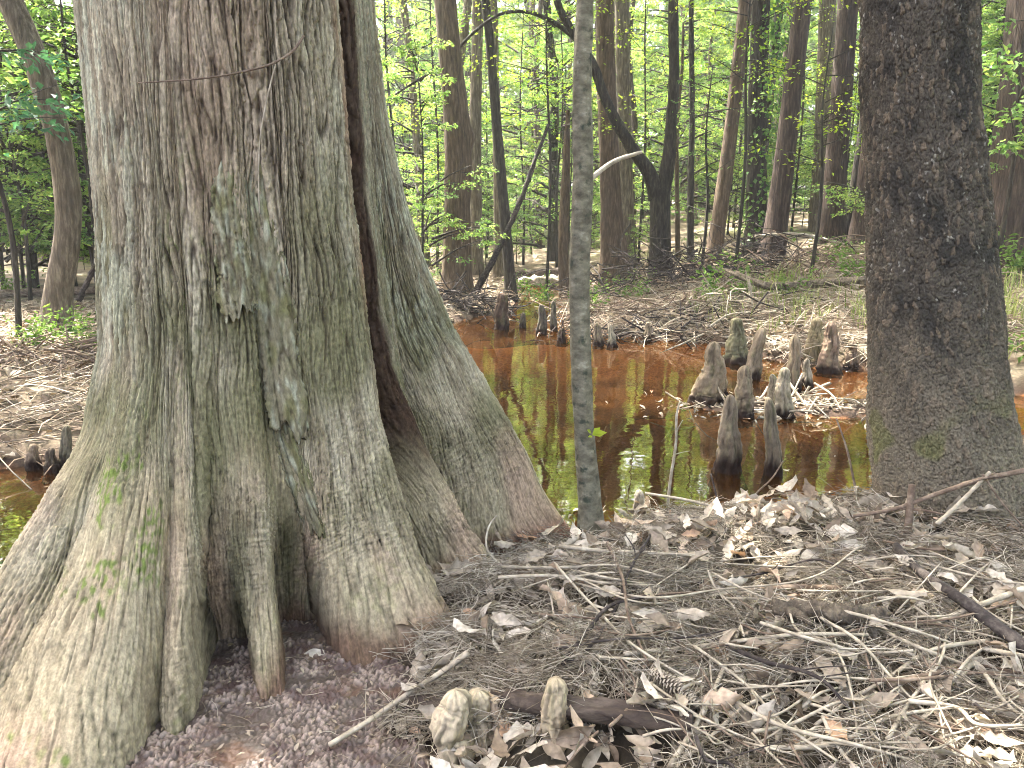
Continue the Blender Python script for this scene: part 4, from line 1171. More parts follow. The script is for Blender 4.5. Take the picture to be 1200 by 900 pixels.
knee('small low knee among twigs at the front of the bar', (886, 440), (884, 408), 18, 12, 10, group=GK)
knee('lone grey knee at the near water edge by the sapling', (750, 622), (749, 574), 17, 12, 11, group=GK, tint=(138, 130, 116), Y=3.35)
knee('pale pointed knee at the foot of the far bank', (718, 406), (715, 380), 15, 5, 12, group=GK, tint=(150, 140, 120))
knee('dark stubby knee left of the pale pointed knee', (701, 405), (699, 378), 14, 8, 13, group=GK)
knee('knee half buried under twigs on the far bank', (759, 400), (760, 377), 12, 6, 14, group=GK)
knee('tall dark knee at the mouth of the back channel', (636, 392), (634, 356), 16, 8, 15, group=GK, tint=(84, 76, 66))
knee('low black knee right of the tall dark knee', (658, 402), (659, 384), 14, 6, 16, group=GK, tint=(60, 50, 44))
knee('thin knee left of the sapling on the far bank', (650, 388), (648, 352), 10, 6, 17, group=GK, tint=(92, 84, 72))
knee('blackened stump like knee under the slim leaning trunk', (586, 386), (588, 343), 20, 13, 18, group=GK, tint=(76, 62, 52))
knee('broken topped knee on the left bank', (42, 550), (40, 520), 20, 10, 19, group=GK, tint=(128, 112, 94), bend=-3)
knee('leaning twin knee on the left bank near the cypress', (74, 550), (78, 498), 24, 10, 20, group=GK, tint=(112, 104, 86))
knee('squat dark knee between the two knees of the left bank', (58, 553), (60, 524), 18, 10, 21, group=GK, tint=(86, 76, 64))
knee('small pale knee at the right end of the mud bar', (948, 452), (946, 420), 18, 8, 22, group=GK, tint=(146, 134, 116))
knee('low pointed knee beside the big dark trunk', (996, 432), (998, 398), 20, 8, 23, group=GK, tint=(116, 100, 84))
knee('stub of a knee left of the slim bare topped knee', (846, 462), (848, 436), 16, 8, 24, group=GK)
knee('thin knee between the short pale knee and the narrow one', (906, 474), (905, 438), 16, 7, 25, group=GK, tint=(136, 124, 106))
knee('low dark knee in the water before the far shore', (684, 400), (683, 384), 11, 5, 26, group=GK, tint=(78, 68, 58))
knee('short knee near the stump like knee', (612, 384), (613, 366), 12, 6, 27, group=GK, tint=(88, 78, 66))
knee('crooked knee leaning right at the back of the cluster', (884, 444), (894, 384), 24, 13, 28, group=GK, bend=-7)

# foreground knees: lobed and pale
def lobed(label, parts, seed, tint):
    root = None
    for k_, (f, t, wf, wt, Y) in enumerate(parts):
        o = knee(label, f, t, wf, wt, seed + k_, Y=Y, tint=tint, wet=-1, lump=.10, dz=.02)
        if root is None: root = o
        else:
            o.parent = root; o.location = o.location - root.location; o.name = 'lobe'
            del o['category']; del o['label']
    return root


lobed('pale wrinkled knee with two rounded heads in the near litter', [((536, 886), (533, 808), 46, 34, None), ((568, 870), (560, 808), 38, 26, None)], 40, (166, 152, 128))
knee('small pale knob beside the two headed knee', (589, 848), (588, 812), 34, 30, 44, tint=(172, 152, 128), wet=-1, lump=.1)
knee('single upright tan knee in front of the rotten log', (654, 868), (652, 794), 36, 26, 45, tint=(152, 138, 114), wet=-1, lump=.08)

# ------------------------------------------------------------------ sticks, logs and litter
def stick(label, pts, r0, r1, mat='stick_pale', lift=.03, name='stick', group='fallen sticks on the litter', Y=None, sides=8, rough=.12, twigs=0, seed=0, cat='stick', zs=None):
    """pts = photo points; each lies `lift` above the ground under it (or at distance Y)"""
    P = []
    for k_, q_ in enumerate(pts):
        lf_ = (q_[2] if len(q_) > 2 else lift) + (.045 if hit(q_[0], q_[1])[1] < 3.3 and q_[0] > 560 else 0)
        P.append(at_y(q_[0], q_[1], Y if not isinstance(Y, (list, tuple)) else Y[k_]) if Y is not None else hit(q_[0], q_[1], lf_))
    P = np.array(P)
    n = max(16, len(P) * 8)
    mb = MB()
    Rr = np.linspace(r0, r1, len(P))
    V, Q, T = tube(P - P[0], Rr, sides, n, rough, seed + 1); mb.add(V, Q, T)
    rg2 = np.random.default_rng(seed + 900)
    for _ in range(twigs):
        k_ = rg2.integers(1, len(P)); t = rg2.random(); p = P[k_ - 1] * (1 - t) + P[k_] * t - P[0]
        ax_ = unit(P[k_] - P[k_ - 1]); dr = unit(ax_ * .7 + rg2.normal(0, .6, 3)); dr[2] = abs(dr[2]) * .6
        ln = rg2.uniform(.06, .2)
        V, Q, T = tube([p, p + dr * ln * .5, p + dr * ln + rg2.normal(0, .015, 3)], [r1 * .6, r1 * .5, r1 * .25], 5, 6); mb.add(V, Q, T)
    o = obj(name, mb.mesh(name), M[mat], None, P[0])
    return tag(o, label, cat, group)


stick('pale bare stick lying across the mud towards the cypress foot', [(386, 873, .05), (430, 846, .06), (480, 812, .07), (520, 786, .09), (548, 766, .12)], .007, .009, seed=1)
stick('thick dark stick slanting down from the foot of the big dark trunk', [(1050, 640, .05), (1085, 675, .07), (1130, 705, .07), (1170, 735, .07), (1215, 768, .07)], .013, .02, 'stick_dark', seed=2, sides=10)
stick('short thick broken branch stub standing in the litter by the dark trunk', [(1062, 655, .02), (1064, 620, .10), (1067, 588, .2), (1069, 568, .26)], .016, .012, 'stick_brown', seed=3, Y=[2.62, 2.63, 2.64, 2.65])
stick('long grey branch arching across the top of the mound', [(756, 578, .05), (800, 585, .06), (850, 597, .05), (915, 612, .05), (970, 622, .04), (1060, 632, .05)], .006, .008, 'stick_pale', Y=[3.2, 3.12, 3.02, 2.9, 2.84, 2.76], seed=4)
stick('grey branch leaning over the foot of the dark trunk, forked at its end', [(1000, 605), (1050, 596), (1100, 578), (1150, 562), (1215, 549)], .007, .010, 'stick_brown', Y=[2.72, 2.66, 2.6, 2.58, 2.56], seed=5, twigs=3)
stick('stick crossing the forked branch at the dark trunk foot', [(1098, 614), (1118, 596), (1140, 574), (1160, 553)], .008, .006, 'stick_pale', Y=[2.5, 2.52, 2.54, 2.55], seed=6)
stick('thin twig falling right from the forked branch', [(1152, 556), (1175, 590), (1200, 618)], .004, .003, 'stick_brown', Y=[2.55, 2.5, 2.45], seed=7)
stick('pale stick in the right litter with a kinked middle', [(955, 850, .02), (1000, 818, .03), (1040, 795, .03), (1085, 765, .04), (1160, 750, .04)], .0045, .006, seed=8, twigs=2)
stick('thin curved stick reaching down the middle of the mound', [(890, 700, .02), (868, 735, .03), (845, 790, .03), (815, 850, .02), (785, 898, .02)], .004, .007, seed=9)
stick('white stick near the lower edge, bent at one end', [(905, 812, .03), (870, 830, .03), (835, 862, .03), (780, 905, .02)], .004, .006, seed=10, twigs=1)
stick('long thin stick running over the mound from the sapling', [(640, 672, .05), (700, 690, .05), (760, 700, .06), (850, 690, .06), (930, 682, .06), (1010, 640, .05)], .0035, .003, 'stick_pale', seed=11)
stick('slender straight stick slanting down from the sapling foot', [(650, 660, .07), (700, 715, .06), (760, 768, .05), (815, 800, .04)], .0045, .003, 'stick_pale', seed=12)
stick('whitish stick with peeled bark at the right edge', [(1120, 800, .03), (1145, 780, .04), (1170, 810, .03), (1215, 830, .03)], .009, .011, 'stick_pale', seed=13)
stick('pale stick sticking out at the right edge above the peeled one', [(1100, 728, .04), (1140, 712, .05), (1200, 690, .05)], .006, .009, 'stick_pale', seed=14)
stick('peeled twig standing up beside the right buttress', [(598, 672, .0), (570, 640, .1), (574, 615, .2), (582, 604, .25)], .0045, .003, 'stick_pale', Y=[2.56, 2.57, 2.6, 2.62], seed=15)
stick('grey stick lying from the sapling foot to the right', [(655, 640, .05), (700, 645, .05), (760, 648, .05), (830, 652, .05)], .008, .006, 'stick_pale', seed=16)
stick('short brown stick piece below the arching branch', [(900, 690, .03), (940, 688, .03), (985, 690, .03)], .011, .010, 'stick_brown', seed=17)
stick('thin bare stick standing in the water left of the front knees', [(781, 608), (786, 560), (792, 520), (794, 480), (797, 470)], .009, .005, 'stick_pale', Y=[3.7, 3.72, 3.75, 3.8, 3.82], seed=18, twigs=3)
stick('bent bare twig leaning over the water right of the front knees', [(868, 612), (885, 580), (905, 560), (918, 540)], .005, .003, 'stick_brown', Y=[3.2, 3.24, 3.3, 3.34], seed=19)
stick('straight grey stake slanting in the water by the dark trunk', [(1008, 598), (1000, 560), (992, 525), (980, 490)], .007, .004, 'stick_brown', Y=[3.4, 3.45, 3.5, 3.56], seed=20)
stick('dark twig rising from the mound in front of the front knees', [(842, 620), (840, 585), (833, 555)], .006, .003, 'stick_dark', Y=[3.05, 3.1, 3.15], seed=21)
# random sticks of the mound
rg = np.random.default_rng(17)
for k in range(110):
    px = rg.uniform(600, 1190); py = rg.uniform(630, 890)
    a = rg.normal(.2, .8); ln = rg.uniform(40, 150)
    if px < 700 and py > 760: continue
    p1 = (px, py, .035); p2 = (px + math.cos(a) * ln * .5, py + math.sin(a) * ln * .3 + rg.normal(0, 5), .05); p3 = (px + math.cos(a) * ln, py + math.sin(a) * ln * .6, .03)
    if max(p1[1], p2[1], p3[1]) > 930 or min(p1[1], p2[1], p3[1]) < 632: continue
    stick('small dry twig among the needles and leaves of the mound', [p1, p2, p3], rg.uniform(.0022, .0048), rg.uniform(.0015, .003), ['stick_pale', 'stick_brown', 'stick_pale', 'stick_pale'][rg.integers(4)], name='twig', group='small twigs in the litter', seed=50 + k, sides=6, twigs=int(rg.integers(0, 2)), cat='twig')

for k in range(46):
    px = rg.uniform(570, 1150); py = rg.uniform(628, 880); a = rg.choice([rg.normal(.15, .35), rg.normal(1.0, .4), rg.normal(-.7, .4)]); ln = rg.uniform(130, 300)
    q_ = [(px + math.cos(a) * ln * f + rg.normal(0, 6), py + math.sin(a) * ln * f * .55 + rg.normal(0, 6), rg.uniform(.03, .07)) for f in (0, .35, .7, 1)]
    if max(p_[1] for p_ in q_) > 925 or min(p_[1] for p_ in q_) < 622 or any(p_[0] < 640 and p_[1] > 740 for p_ in q_): continue
    r_ = rg.uniform(.0035, .0075)
    stick('dry stick lying among needles and leaves on the mound', q_, r_, r_ * rg.uniform(.45, .8), ['stick_pale', 'stick_brown', 'stick_pale', 'stick_pale', 'stick_dark'][rg.integers(5)], name='stick', group='dry sticks tangled on the mound', seed=300 + k, sides=7, twigs=int(rg.integers(0, 3)))

# twig lying across the bark
def on_bark(pts, lift): return [trunk_hit(a, b, lift)[0] for a, b in pts]


P = np.array(on_bark([(162, 97), (200, 95), (245, 91), (285, 84), (320, 74), (345, 58), (356, 42)], .03))
V, Q, T = tube(P - P[0], np.linspace(.002, .0045, len(P)), 6, 50, .1)
tag(obj('twig', mesh_np('twig', V, Q, T), M['stick_brown'], None, P[0]), 'thin curved twig caught across the upper cypress bark', 'twig')
P = np.array(on_bark([(322, 78), (312, 120), (305, 160), (303, 200), (304, 250)], .028))
V, Q, T = tube(P - P[0], np.linspace(.0025, .002, len(P)), 6, 40, .1)
tag(obj('twig', mesh_np('twig', V, Q, T), M['stick_pale'], None, P[0]), 'thin twig hanging straight down the cypress bark', 'twig')

# logs
def log(label, pts, r0, r1, mat, seed, lift=.02, name='log', Y=None, group=None, twigs=0):
    return stick(label, pts, r0, r1, mat, lift, name, group, Y, 22, .34, twigs, seed, 'log')


log('dark rotten log half buried across the near litter', [(482, 826, .05), (560, 818, .05), (640, 826, .045), (720, 834, .04), (812, 850, .03)], .020, .028, 'wood_rot', 70)
log('short chunk of bark covered branch in the middle of the mound', [(905, 714, .045), (940, 715, .05), (985, 719, .05), (1036, 724, .045)], .024, .03, 'bark_grey', 71, twigs=2)
log('long fallen branch lying down the far right bank', [(830, 312, .2), (868, 324, .2), (905, 336, .16), (950, 333, .16), (1015, 328, .16)], .035, .055, 'bark_grey', 72, twigs=3)
log('grey fallen log floating at the back of the channel', [(608, 331, .03), (640, 330, .03), (676, 328, .03)], .10, .13, 'stick_pale', 73)
log('dark fallen log behind the floating one', [(604, 322, .05), (640, 321, .08), (690, 318, .08)], .07, .10, 'wood_rot', 74)
log('pale bare branch lying on the right bank below the paired trunks', [(885, 277), (930, 274), (965, 280), (1003, 291)], .03, .02, 'stick_pale', 75, Y=[13.0, 13.0, 12.9, 12.8])
log('dark bare pole leaning against the trunks behind the pool', [(556, 345), (585, 290), (612, 230), (630, 180), (643, 146)], .05, .02, 'stick_dark', 76, Y=[12, 12, 12, 12, 12])
log('fallen pole lying on the left bank behind the leaning trunk', [(0, 345, .05), (50, 342, .06), (118, 340, .05)], .05, .05, 'stick_brown', 77)
log('broken pole slanting up from the left bank', [(92, 352), (108, 318), (122, 288)], .03, .02, 'stick_dark', 78, Y=[9, 9, 9])


# leaves ------------------------------------------------------------
def dead_leaf_batch(rg2, ctr, nrm, L0, lobes=False):
    """curled dead leaves as small grids"""
    n = len(ctr); nl = 9; nw = 5
    t = np.linspace(0, 1, nl); s = np.linspace(-1, 1, nw)
    wprof = np.sin(np.pi * (t * .92 + .04)) ** .8
    if lobes: wprof = wprof * (1 - .38 * (np.sin(t * np.pi * 5) ** 2)) * (.6 + .8 * t * (1.15 - t) * 2)
    th = rg2.uniform(0, 2 * np.pi, n)
    d = np.stack([np.cos(th), np.sin(th), rg2.normal(0, .15, n)], 1); d = unit(d - nrm * (d * nrm).sum(1, keepdims=True))
    sd_ = np.cross(nrm, d)
    Ln = L0 * rg2.uniform(.55, 1.25, n); Wd = Ln * rg2.uniform(.28, .52, n)
    curl = rg2.normal(.0, .5, n); cup = rg2.normal(.25, .45, n); tw = rg2.normal(0, .3, n)
    tt = t[None, :, None]; ss = s[None, None, :]
    x = (tt - .5) * Ln[:, None, None] + 0 * ss
    yv = ss * wprof[None, :, None] * Wd[:, None, None] * .5 + 0 * tt
    zv = curl[:, None, None] * Ln[:, None, None] * (tt - .5) ** 2 + cup[:, None, None] * Wd[:, None, None] * ss ** 2 * .5 * wprof[None, :, None] + tw[:, None, None] * ss * (tt - .5) * Wd[:, None, None]
    zv = zv + .06 * Ln[:, None, None] * rg2.normal(0, 1, (n, nl, nw)) * .35
    V = ctr[:, None, None] + x[..., None] * d[:, None, None] + yv[..., None] * sd_[:, None, None] + zv[..., None] * nrm[:, None, None]
    g_ = grid_faces(nl, nw)
    Q = (g_[None] + (np.arange(n) * nl * nw)[:, None, None]).reshape(-1, 4)
    tint = np.repeat(np.clip(rg2.beta(2.2, 1.6, n), 0, 1), len(g_))
    return V.reshape(-1, 3), Q, tint


def rand_mound(rg2, n, x0=-.55, x1=2.9, y0=1.15, y1=3.3, clump=0, cs=1):
    X = []; Yv = []
    while len(X) < n:
        x = rg2.uniform(x0, x1, n * 2); y = rg2.uniform(y0, y1, n * 2)
        ok = (pool_sdf(x, y) > .05 + .05 * rg2.random(len(x))) & (mudmask(x, y) < .35 + .3 * rg2.random(len(x))) & (np.hypot(x - AX, y - AY) > trunk_r(np.degrees(np.arctan2(x - AX, -(y - AY))), .08 + 0 * x) + .01) & (np.hypot(x - 1.83, y - 3.0) > .3)
        if clump: ok &= (cs * noise2(x * 3.2, y * 4.0, clump) + .25 * rg2.normal(0, 1, len(x))) > -.05
        X += list(x[ok]); Yv += list(y[ok])
    x = np.array(X[:n]); y = np.array(Yv[:n])
    return x, y, H(x, y)


rg = np.random.default_rng(23)
mb = MB()
x, y, z = rand_mound(rg, 3000)
ctr = np.stack([x, y, z + rg.uniform(.0, .045, len(x))], 1); nrm = unit(np.array([0, -.1, 1.0]) + rg.normal(0, .5, (len(x), 3)))
V, Q, t = dead_leaf_batch(rg, ctr, nrm, .075); mb.add(V, Q, None, t)
x, y, z = rand_mound(rg, 860, clump=71, cs=-1)
ctr = np.stack([x, y, z + rg.uniform(.045, .10, len(x))], 1); nrm = unit(np.array([0, -.15, 1.0]) + rg.normal(0, .5, (len(x), 3)))
V, Q, t = dead_leaf_batch(rg, ctr, nrm, .105, True); mb.add(V, Q, None, t)
x = rg.uniform(-1.0, .1, 400); y = rg.uniform(1.5, 2.5, 400)
ok = (mudmask(x, y) > .3) & (np.hypot(x - AX, y - AY) > trunk_r(np.degrees(np.arctan2(x - AX, -(y - AY))), .08 + 0 * x) + .02); x, y = x[ok], y[ok]
ctr = np.stack([x, y, np.maximum(H(x, y), .012) + .03], 1); V, Q, t = dead_leaf_batch(rg, ctr, unit(np.array([0, 0, 1.0]) + rg.normal(0, .35, (len(x), 3))), .022); mb.add(V, Q, None, t * .6)
me = mb.mesh('leaf_litter'); o = obj('leaf_litter', me, M['dead_leaf']); o['kind'] = 'stuff'; o['label'] = 'dead brown and grey leaves strewn over the near mound'; o['category'] = 'leaf litter'

# pine needles, in loose bundles
def needles(rg2, x, y, z, per, L0, w0, spread=.03, zr_=(.01, .07)):
    n = len(x)
    th = rg2.uniform(0, np.pi, n)
    th = np.repeat(th, per) + rg2.normal(0, .28, n * per)
    c_ = np.stack([np.repeat(x, per) + rg2.normal(0, spread, n * per), np.repeat(y, per) + rg2.normal(0, spread, n * per), np.repeat(z + rg2.uniform(*zr_, n), per) + rg2.normal(0, .008, n * per)], 1)
    el = np.repeat(rg2.normal(0, .22, n), per) + rg2.normal(0, .12, n * per)
    d = np.stack([np.cos(th) * np.cos(el), np.sin(th) * np.cos(el), np.sin(el)], 1)
    Ln = L0 * rg2.uniform(.5, 1.2, n * per)
    bd = rg2.normal(0, .10, (n * per, 3)) * Ln[:, None]; bd[:, 2] = -np.abs(bd[:, 2])
    pts = np.stack([c_ - d * Ln[:, None] * .5 + bd * .7, c_ - d * Ln[:, None] * .17 - bd * .1, c_ + d * Ln[:, None] * .17 - bd * .1, c_ + d * Ln[:, None] * .5 + bd * .7], 1)
    sd_ = unit(np.cross(d, np.array([0, 0, 1.0]))); up = np.cross(sd_, d)
    tri = [sd_ * w0, -sd_ * w0 * .5 + up * w0 * .87, -sd_ * w0 * .5 - up * w0 * .87]
    V = np.stack([pts + t_[:, None] for t_ in tri], 2)          # n,4,3,3
    g_ = grid_faces(4, 3, True)
    m_ = n * per
    Q = (g_[None] + (np.arange(m_) * 12)[:, None, None]).reshape(-1, 4)
    tint = np.repeat(np.clip(np.repeat(rg2.normal(.5, .2, n), per) + rg2.normal(0, .14, m_), 0, 1), len(g_))
    return V.reshape(-1, 3), Q, tint


mb = MB()
x, y, z = rand_mound(rg, 3400, clump=71)
V, Q, t = needles(rg, x, y, z, 6, .16, .0011, zr_=(.015, .075)); mb.add(V, Q, None, t)
x, y, z = rand_mound(rg, 1900, y1=2.5, clump=71)
V, Q, t = needles(rg, x, y, z, 5, .14, .0009, .02, (.03, .10)); mb.add(V, Q, None, t)
x = rg.uniform(-.9, .1, 110); y = rg.uniform(1.5, 2.4, 110); ok = mudmask(x, y) > .3; x, y = x[ok], y[ok]
V, Q, t = needles(rg, x, y, np.maximum(H(x, y), .012), 1, .09, .0009, .02, (.03, .036)); mb.add(V, Q, None, t)
o = obj('pine_needles', mb.mesh('pine_needles'), M['needle']); o['kind'] = 'stuff'; o['label'] = 'tangled dry pine needles covering the near mound'; o['category'] = 'pine needles'

# single big leaves that stand out
BIG = [(640, 855, .10, 'large tan oak leaf leaning against the upright tan knee', .75, 1), (655, 700, .09, 'pale curled leaf near the sapling foot', .8, 0), (690, 690, .08, 'buff curled leaf just right of the pale curled one', .7, 1), (950, 650, .15, 'large pale folded leaf on top of the mound', .8, 0), (855, 760, .10, 'orange tinged leaf in the middle of the litter', .97, 0),
       (1060, 805, .09, 'grey blue leaf on edge in the right litter', .85, 0), (1150, 850, .10, 'broad grey leaf near the lower right corner', .6, 0), (920, 775, .09, 'long pale leaf lying left of the kinked stick', .85, 0), (880, 790, .10, 'brown lobed leaf below the orange tinged leaf', .35, 1), (985, 760, .08, 'small tan leaf right of the long pale leaf', .6, 0), (1120, 640, .10, 'tan leaf resting against the foot of the dark trunk', .55, 0), (1170, 640, .08, 'pale pinkish leaf at the right edge of the mound', .95, 0), (790, 700, .11, 'buff lobed leaf below the long grey stick', .7, 1), (1010, 700, .08, 'rust brown leaf beside the bark covered chunk', .2, 0)]
rg = np.random.default_rng(31)
for (px, py, L0, lab, tv, lob) in BIG:
    p = hit(px, py, .05)
    V, Q, t = dead_leaf_batch(rg, np.zeros((1, 3)), unit(np.array([[rg.normal(0, .25), -.45, 1.0]])), L0, bool(lob))
    me = mesh_np('dead_leaf', V, Q); face_attr(me, 'tint', np.full(len(Q), tv)); tag(obj('dead_leaf', me, M['dead_leaf'], None, p), lab, 'leaf', 'larger dead leaves')
p = hit(371, 766, .03)
V, Q, t = dead_leaf_batch(np.random.default_rng(3), np.zeros((1, 3)), unit(np.array([[.2, -.6, .8]])), .07)
me = mesh_np('fresh_leaf', V, Q); face_attr(me, 'tint', np.full(len(Q), .85)); tag(obj('dead_leaf', me, M['dead_leaf'], None, p), 'single silvery leaf on the mud under the cypress hollow', 'leaf')
p = hit(494, 837, .02)
V, Q, t = dead_leaf_batch(np.random.default_rng(4), np.zeros((1, 3)), unit(np.array([[.0, -.2, 1]])), .05)
me = mesh_np('green_leaf', V, Q); face_attr(me, 'tint', np.full(len(Q), .4)); tag(obj('green_leaf', me, M['leaf'], None, p), 'small green leaf on the mud beside the rotten log', 'leaf')

# pine cone
def pine_cone():
    a = hit(762, 785, .085); b = hit(818, 826, .08); ax_ = b - a; ln = np.linalg.norm(ax_); ax_ /= ln
    A = unit(np.cross(ax_, [0, 0, 1.0])); B = np.cross(A, ax_)
    mb = MB()
    V, Q, T = tube([-ax_ * ln * .5, ax_ * 0, ax_ * ln * .5], [.010, .016, .006], 10, 14); mb.add(V, Q, T, .15)
    for k in range(150):
        t = k / 150; an = k * 2.39996; r_ = .021 * math.sin(math.pi * (t * .86 + .1)) ** .7
        rd = A * math.cos(an) + B * math.sin(an); ctr = ax_ * ln * (t - .5) + rd * r_ * .5; tp = ax_ * (ln * (t - .5) + .008) + rd * r_ * 1.15; sdv = np.cross(ax_, rd) * .0062; nn = ax_ * .003
        V = np.array([ctr - sdv * .6, ctr + sdv * .6, tp + sdv, tp - sdv, ctr - sdv * .6 - nn, ctr + sdv * .6 - nn, tp + sdv * .8 - nn, tp - sdv * .8 - nn])
        mb.add(V, [(0, 1, 2, 3), (7, 6, 5, 4), (3, 2, 6, 7), (1, 5, 6, 2), (0, 3, 7, 4)], None, .35 + .4 * (k * .618 % 1))
    tag(obj('pine_cone', mb.mesh('pine_cone', False), M['needle'], None, (a + b) / 2), 'open brown pine cone lying in the near litter', 'pine cone')


pine_cone()

# ------------------------------------------------------------------ far banks: litter, twigs, plants, grass
rg = np.random.default_rng(61)


def far_pts(n, x0, x1, y0, y1, m=.0):
    X = []; Yv = []
    while len(X) < n:
        x = rg.uniform(x0, x1, n * 3); y = rg.uniform(y0, y1, n * 3)
        ok = (pool_sdf(x, y) > m)
        X += list(x[ok]); Yv += list(y[ok])
    x = np.array(X[:n]); y = np.array(Yv[:n]); return x, y, H(x, y)


mb = MB()
for (n, bx) in [(1800, (.5, 8.5, 8.2, 14)), (1900, (-7, -2.4, 4.2, 10)), (900, (-2, 3, 9.5, 16)), (1500, (1.0, 5.5, 6.8, 9.8))]:
    x, y, z = far_pts(n, *bx)
    ctr = np.stack([x, y, z + rg.uniform(.0, .05, n)], 1); nrm = unit(np.array([0, -.2, 1.0]) + rg.normal(0, .5, (n, 3)))
    V, Q, t = dead_leaf_batch(rg, ctr, nrm, .12); mb.add(V, Q, None, t * .72)
    x, y, z = far_pts(n // 3, *bx)
    V, Q, t = needles(rg, x, y, z, 4, .5, .004, .15, (.0, .10)); mb.add(V, Q, None, t * .8)
# leaves afloat near the shores
n = 900; x = rg.uniform(-3, 4, n); y = rg.uniform(3.2, 9.5, n); d_ = pool_sdf(x, y); ok = (d_ < -.03) & (d_ > -.9 * rg.random(n) ** 2); x = x[ok]; y = y[ok]
ctr = np.stack([x, y, 0 * x + .004], 1); V, Q, t = dead_leaf_batch(rg, ctr, unit(np.array([0, 0, 1.0]) + rg.normal(0, .05, (len(x), 3))), .035); mb.add(V, Q, None, t)
# litter on the mud bar
n = 420; x = BAR[0] + rg.normal(0, .55, n); y = BAR[1] + rg.normal(0, .22, n); z = np.maximum(H(x, y), 0)
ctr = np.stack([x, y, z + .01], 1); V, Q, t = dead_leaf_batch(rg, ctr, unit(np.array([0, 0, 1.0]) + rg.normal(0, .35, (n, 3))), .055); mb.add(V, Q, None, t)
o = obj('leaf_litter', mb.mesh('leaf_litter'), M['dead_leaf']); o['kind'] = 'stuff'; o['label'] = 'dead leaves and sticks strewn over the far banks'; o['category'] = 'leaf litter'


def blades(rg2, x, y, z, per, h0, w0, spread):
    n = len(x) * per
    b = np.stack([np.repeat(x, per) + rg2.normal(0, spread, n), np.repeat(y, per) + rg2.normal(0, spread, n), np.repeat(z, per) - .01], 1)
    a = rg2.uniform(0, 6.28, n); h = h0 * rg2.uniform(.5, 1.3, n); ln = rg2.uniform(.1, .8, n) * h
    dr = np.stack([np.cos(a), np.sin(a), 0 * a], 1); sd_ = np.stack([-np.sin(a), np.cos(a), 0 * a], 1) * w0
    up = np.array([0, 0, 1.0])
    p1 = b + up * h[:, None] * .6 + dr * ln[:, None] * .3; p2 = b + up * h[:, None] * .9 + dr * ln[:, None]
    V = np.stack([b - sd_, b + sd_, p1 + sd_ * .8, p1 - sd_ * .8, p2 + sd_ * .2, p2 - sd_ * .2], 1).reshape(-1, 3)
    k = np.arange(n)[:, None] * 6
    Q = np.stack([k + [[0, 1, 2, 3]], k + [[3, 2, 4, 5]]], 1).reshape(-1, 4)
    return V, Q, np.repeat(np.clip(rg2.normal(.5, .25, n), 0, 1), 2)


mb = MB()
def patch_px(px, py, rx, ry, n):
    p = hit(px, py); x = p[0] + rg.normal(0, rx, n); y = p[1] + rg.normal(0, ry, n)
    ok = pool_sdf(x, y) > .1; x, y = x[ok], y[ok]; return x, y, H(x, y)
for (px, py, rx, ry, n) in [(900, 352, .6, .5, 9), (980, 345, .7, .6, 14), (1000, 372, .5, .3, 8), (940, 366, .5, .3, 6), (1190, 330, .7, .9, 40), (1185, 380, .4, .5, 25), (860, 345, .5, .5, 8)]:
    x, y, z = patch_px(px, py, rx, ry, n); V, Q, t = blades(rg, x, y, z, 14, .26, .006, .09); mb.add(V, Q, None, t)
o = obj('grass', mb.mesh('grass', False), M['grass']); o['kind'] = 'stuff'; o['label'] = 'tufts of pale sedge grass on the right bank'; o['category'] = 'grass'

# low leafy plants: each a thing
LOW = []
for k in range(3):
    rg2 = np.random.default_rng(700 + k); n = 14
    a = rg2.uniform(0, 6.28, n); ln = rg2.uniform(.15, .4, n); st = np.zeros((n, 3)); en = np.stack([np.cos(a) * ln, np.sin(a) * ln, rg2.uniform(.08, .5, n)], 1)
    V, Q, t = sprays(rg2, st, en, 14, .07); me = mesh_np('low_plant', V, Q, smooth=False); face_attr(me, 'tint', t); me.materials.append(M['moss']); LOW.append(me)
spots = [(740, 352), (752, 340), (700, 352), (690, 366), (640, 352), (655, 300), (640, 290), (615, 300), (670, 300), (628, 350), (880, 335), (1000, 330), (965, 310), (1180, 300), (1165, 330), (1195, 320), (60, 405), (85, 400), (38, 408), (100, 412), (20, 345), (70, 335), (930, 350), (850, 350), (520, 330), (610, 345), (1190, 420), (925, 285), (1000, 300)]
for (px, py) in spots:
    p = hit(px, py)
    o = obj('low_plant', LOW[rg.integers(3)], None, None, (p[0], p[1], float(H(p[0], p[1])))); o.rotation_euler = (0, 0, rg.uniform(0, 6)); s_ = rg.uniform(.6, 1.3) * (.75 if p[1] < 9 else 1); o.scale = (s_,) * 3
    tag(o, 'low leafy green plant growing in the bank litter', 'plant', 'low plants on the banks')


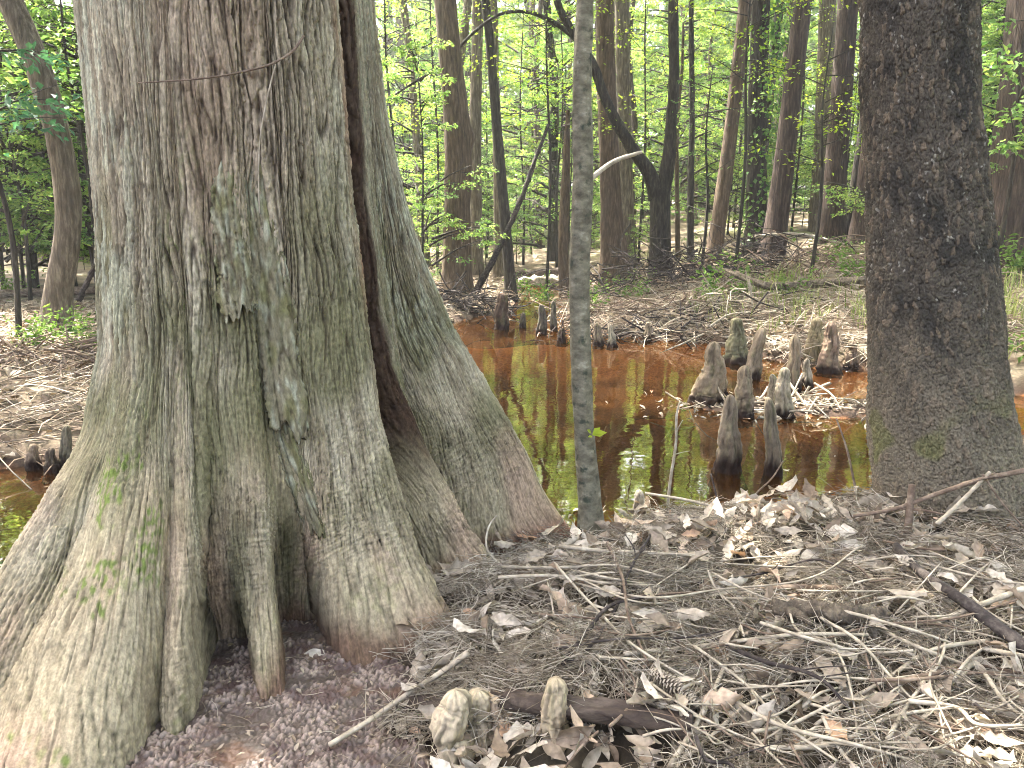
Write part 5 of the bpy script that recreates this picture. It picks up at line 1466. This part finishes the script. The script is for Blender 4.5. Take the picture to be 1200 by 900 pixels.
# brush piles: a thing each
def brush(label, px, py, rx, ry, h, n, seed, mat='stick_brown', L0=.7):
    rg2 = np.random.default_rng(seed); p = hit(px, py); mb = MB()
    for k in range(n):
        c_ = np.array([rg2.normal(0, rx), rg2.normal(0, ry), 0.0]); c_[2] = float(H(p[0] + c_[0], p[1] + c_[1])) - float(H(p[0], p[1])) + abs(rg2.normal(0, h * .5))
        d = unit(rg2.normal(0, 1, 3) * [1, 1, .45]); ln = L0 * rg2.uniform(.4, 1.3); b_ = rg2.normal(0, .08, 3)
        V, Q, T = tube([c_ - d * ln / 2, c_ + b_ * ln, c_ + d * ln / 2], np.array([1, .8, .4]) * rg2.uniform(.004, .013), 5, 6, cap=False); mb.add(V, Q, T)
    tag(obj('brush_pile', mb.mesh('brush_pile'), M[mat], None, (p[0], p[1], float(H(p[0], p[1])))), label, 'brush pile')


brush('brown tangle of dead brush around the foot of the forked tree', 795, 335, .8, .5, .6, 300, 1, 'stick_dark')
brush('heap of dead twigs at the far shore left of the channel', 545, 360, .6, .3, .25, 160, 2, 'stick_dark')
brush('grey dead branches piled behind the channel', 625, 285, .9, .6, 1.0, 60, 3, 'stick_pale', 1.2)
brush('tangle of dead branches below the ivy trunk', 850, 322, .7, .5, .5, 200, 4, 'stick_dark')
brush('dead twigs heaped against the bank behind the knees', 870, 372, .8, .35, .2, 110, 5, 'stick_pale')
brush('dead twigs heaped on the left bank beside the cypress', 75, 430, .5, .4, .22, 110, 6, 'stick_brown', .5)
brush('scatter of thin twigs on the mud bar between the knees', 900, 478, .45, .18, .06, 60, 7, 'stick_pale', .35)
brush('dark roots and twigs tangled along the far waterline', 770, 392, .9, .18, .16, 150, 9, 'stick_dark', .6)
brush('grey twigs heaped on the far shore beside the sapling', 715, 375, .6, .3, .2, 140, 10, 'stick_brown', .6)
brush('fallen twigs under the trunks at the right of the bank', 965, 318, .9, .5, .3, 160, 8)

m, nt, N, L = new_mat('air')
out = N.new('ShaderNodeOutputMaterial'); pv = N.new('ShaderNodeVolumePrincipled')
pv.inputs['Color'].default_value = (.94, .96, .92, 1); pv.inputs['Density'].default_value = .0016; pv.inputs['Anisotropy'].default_value = .2
L.new(pv.outputs[0], out.inputs['Volume'])
x0, x1, y0, y1, z0, z1 = -170, 170, -60, 230, -2, 27
V = np.array([(x, y, z) for z in (z0, z1) for y in (y0, y1) for x in (x0, x1)], float)
g = obj('haze', mesh_np('haze', V, [(0, 2, 3, 1), (4, 5, 7, 6), (0, 1, 5, 4), (2, 6, 7, 3), (0, 4, 6, 2), (1, 3, 7, 5)], smooth=False), m); g['kind'] = 'stuff'; g['label'] = 'pale humid air between the far trees'; g['category'] = 'haze'
c.volume_bounces = 0
for me in list(bpy.data.meshes):
    if me.users == 0: bpy.data.meshes.remove(me)
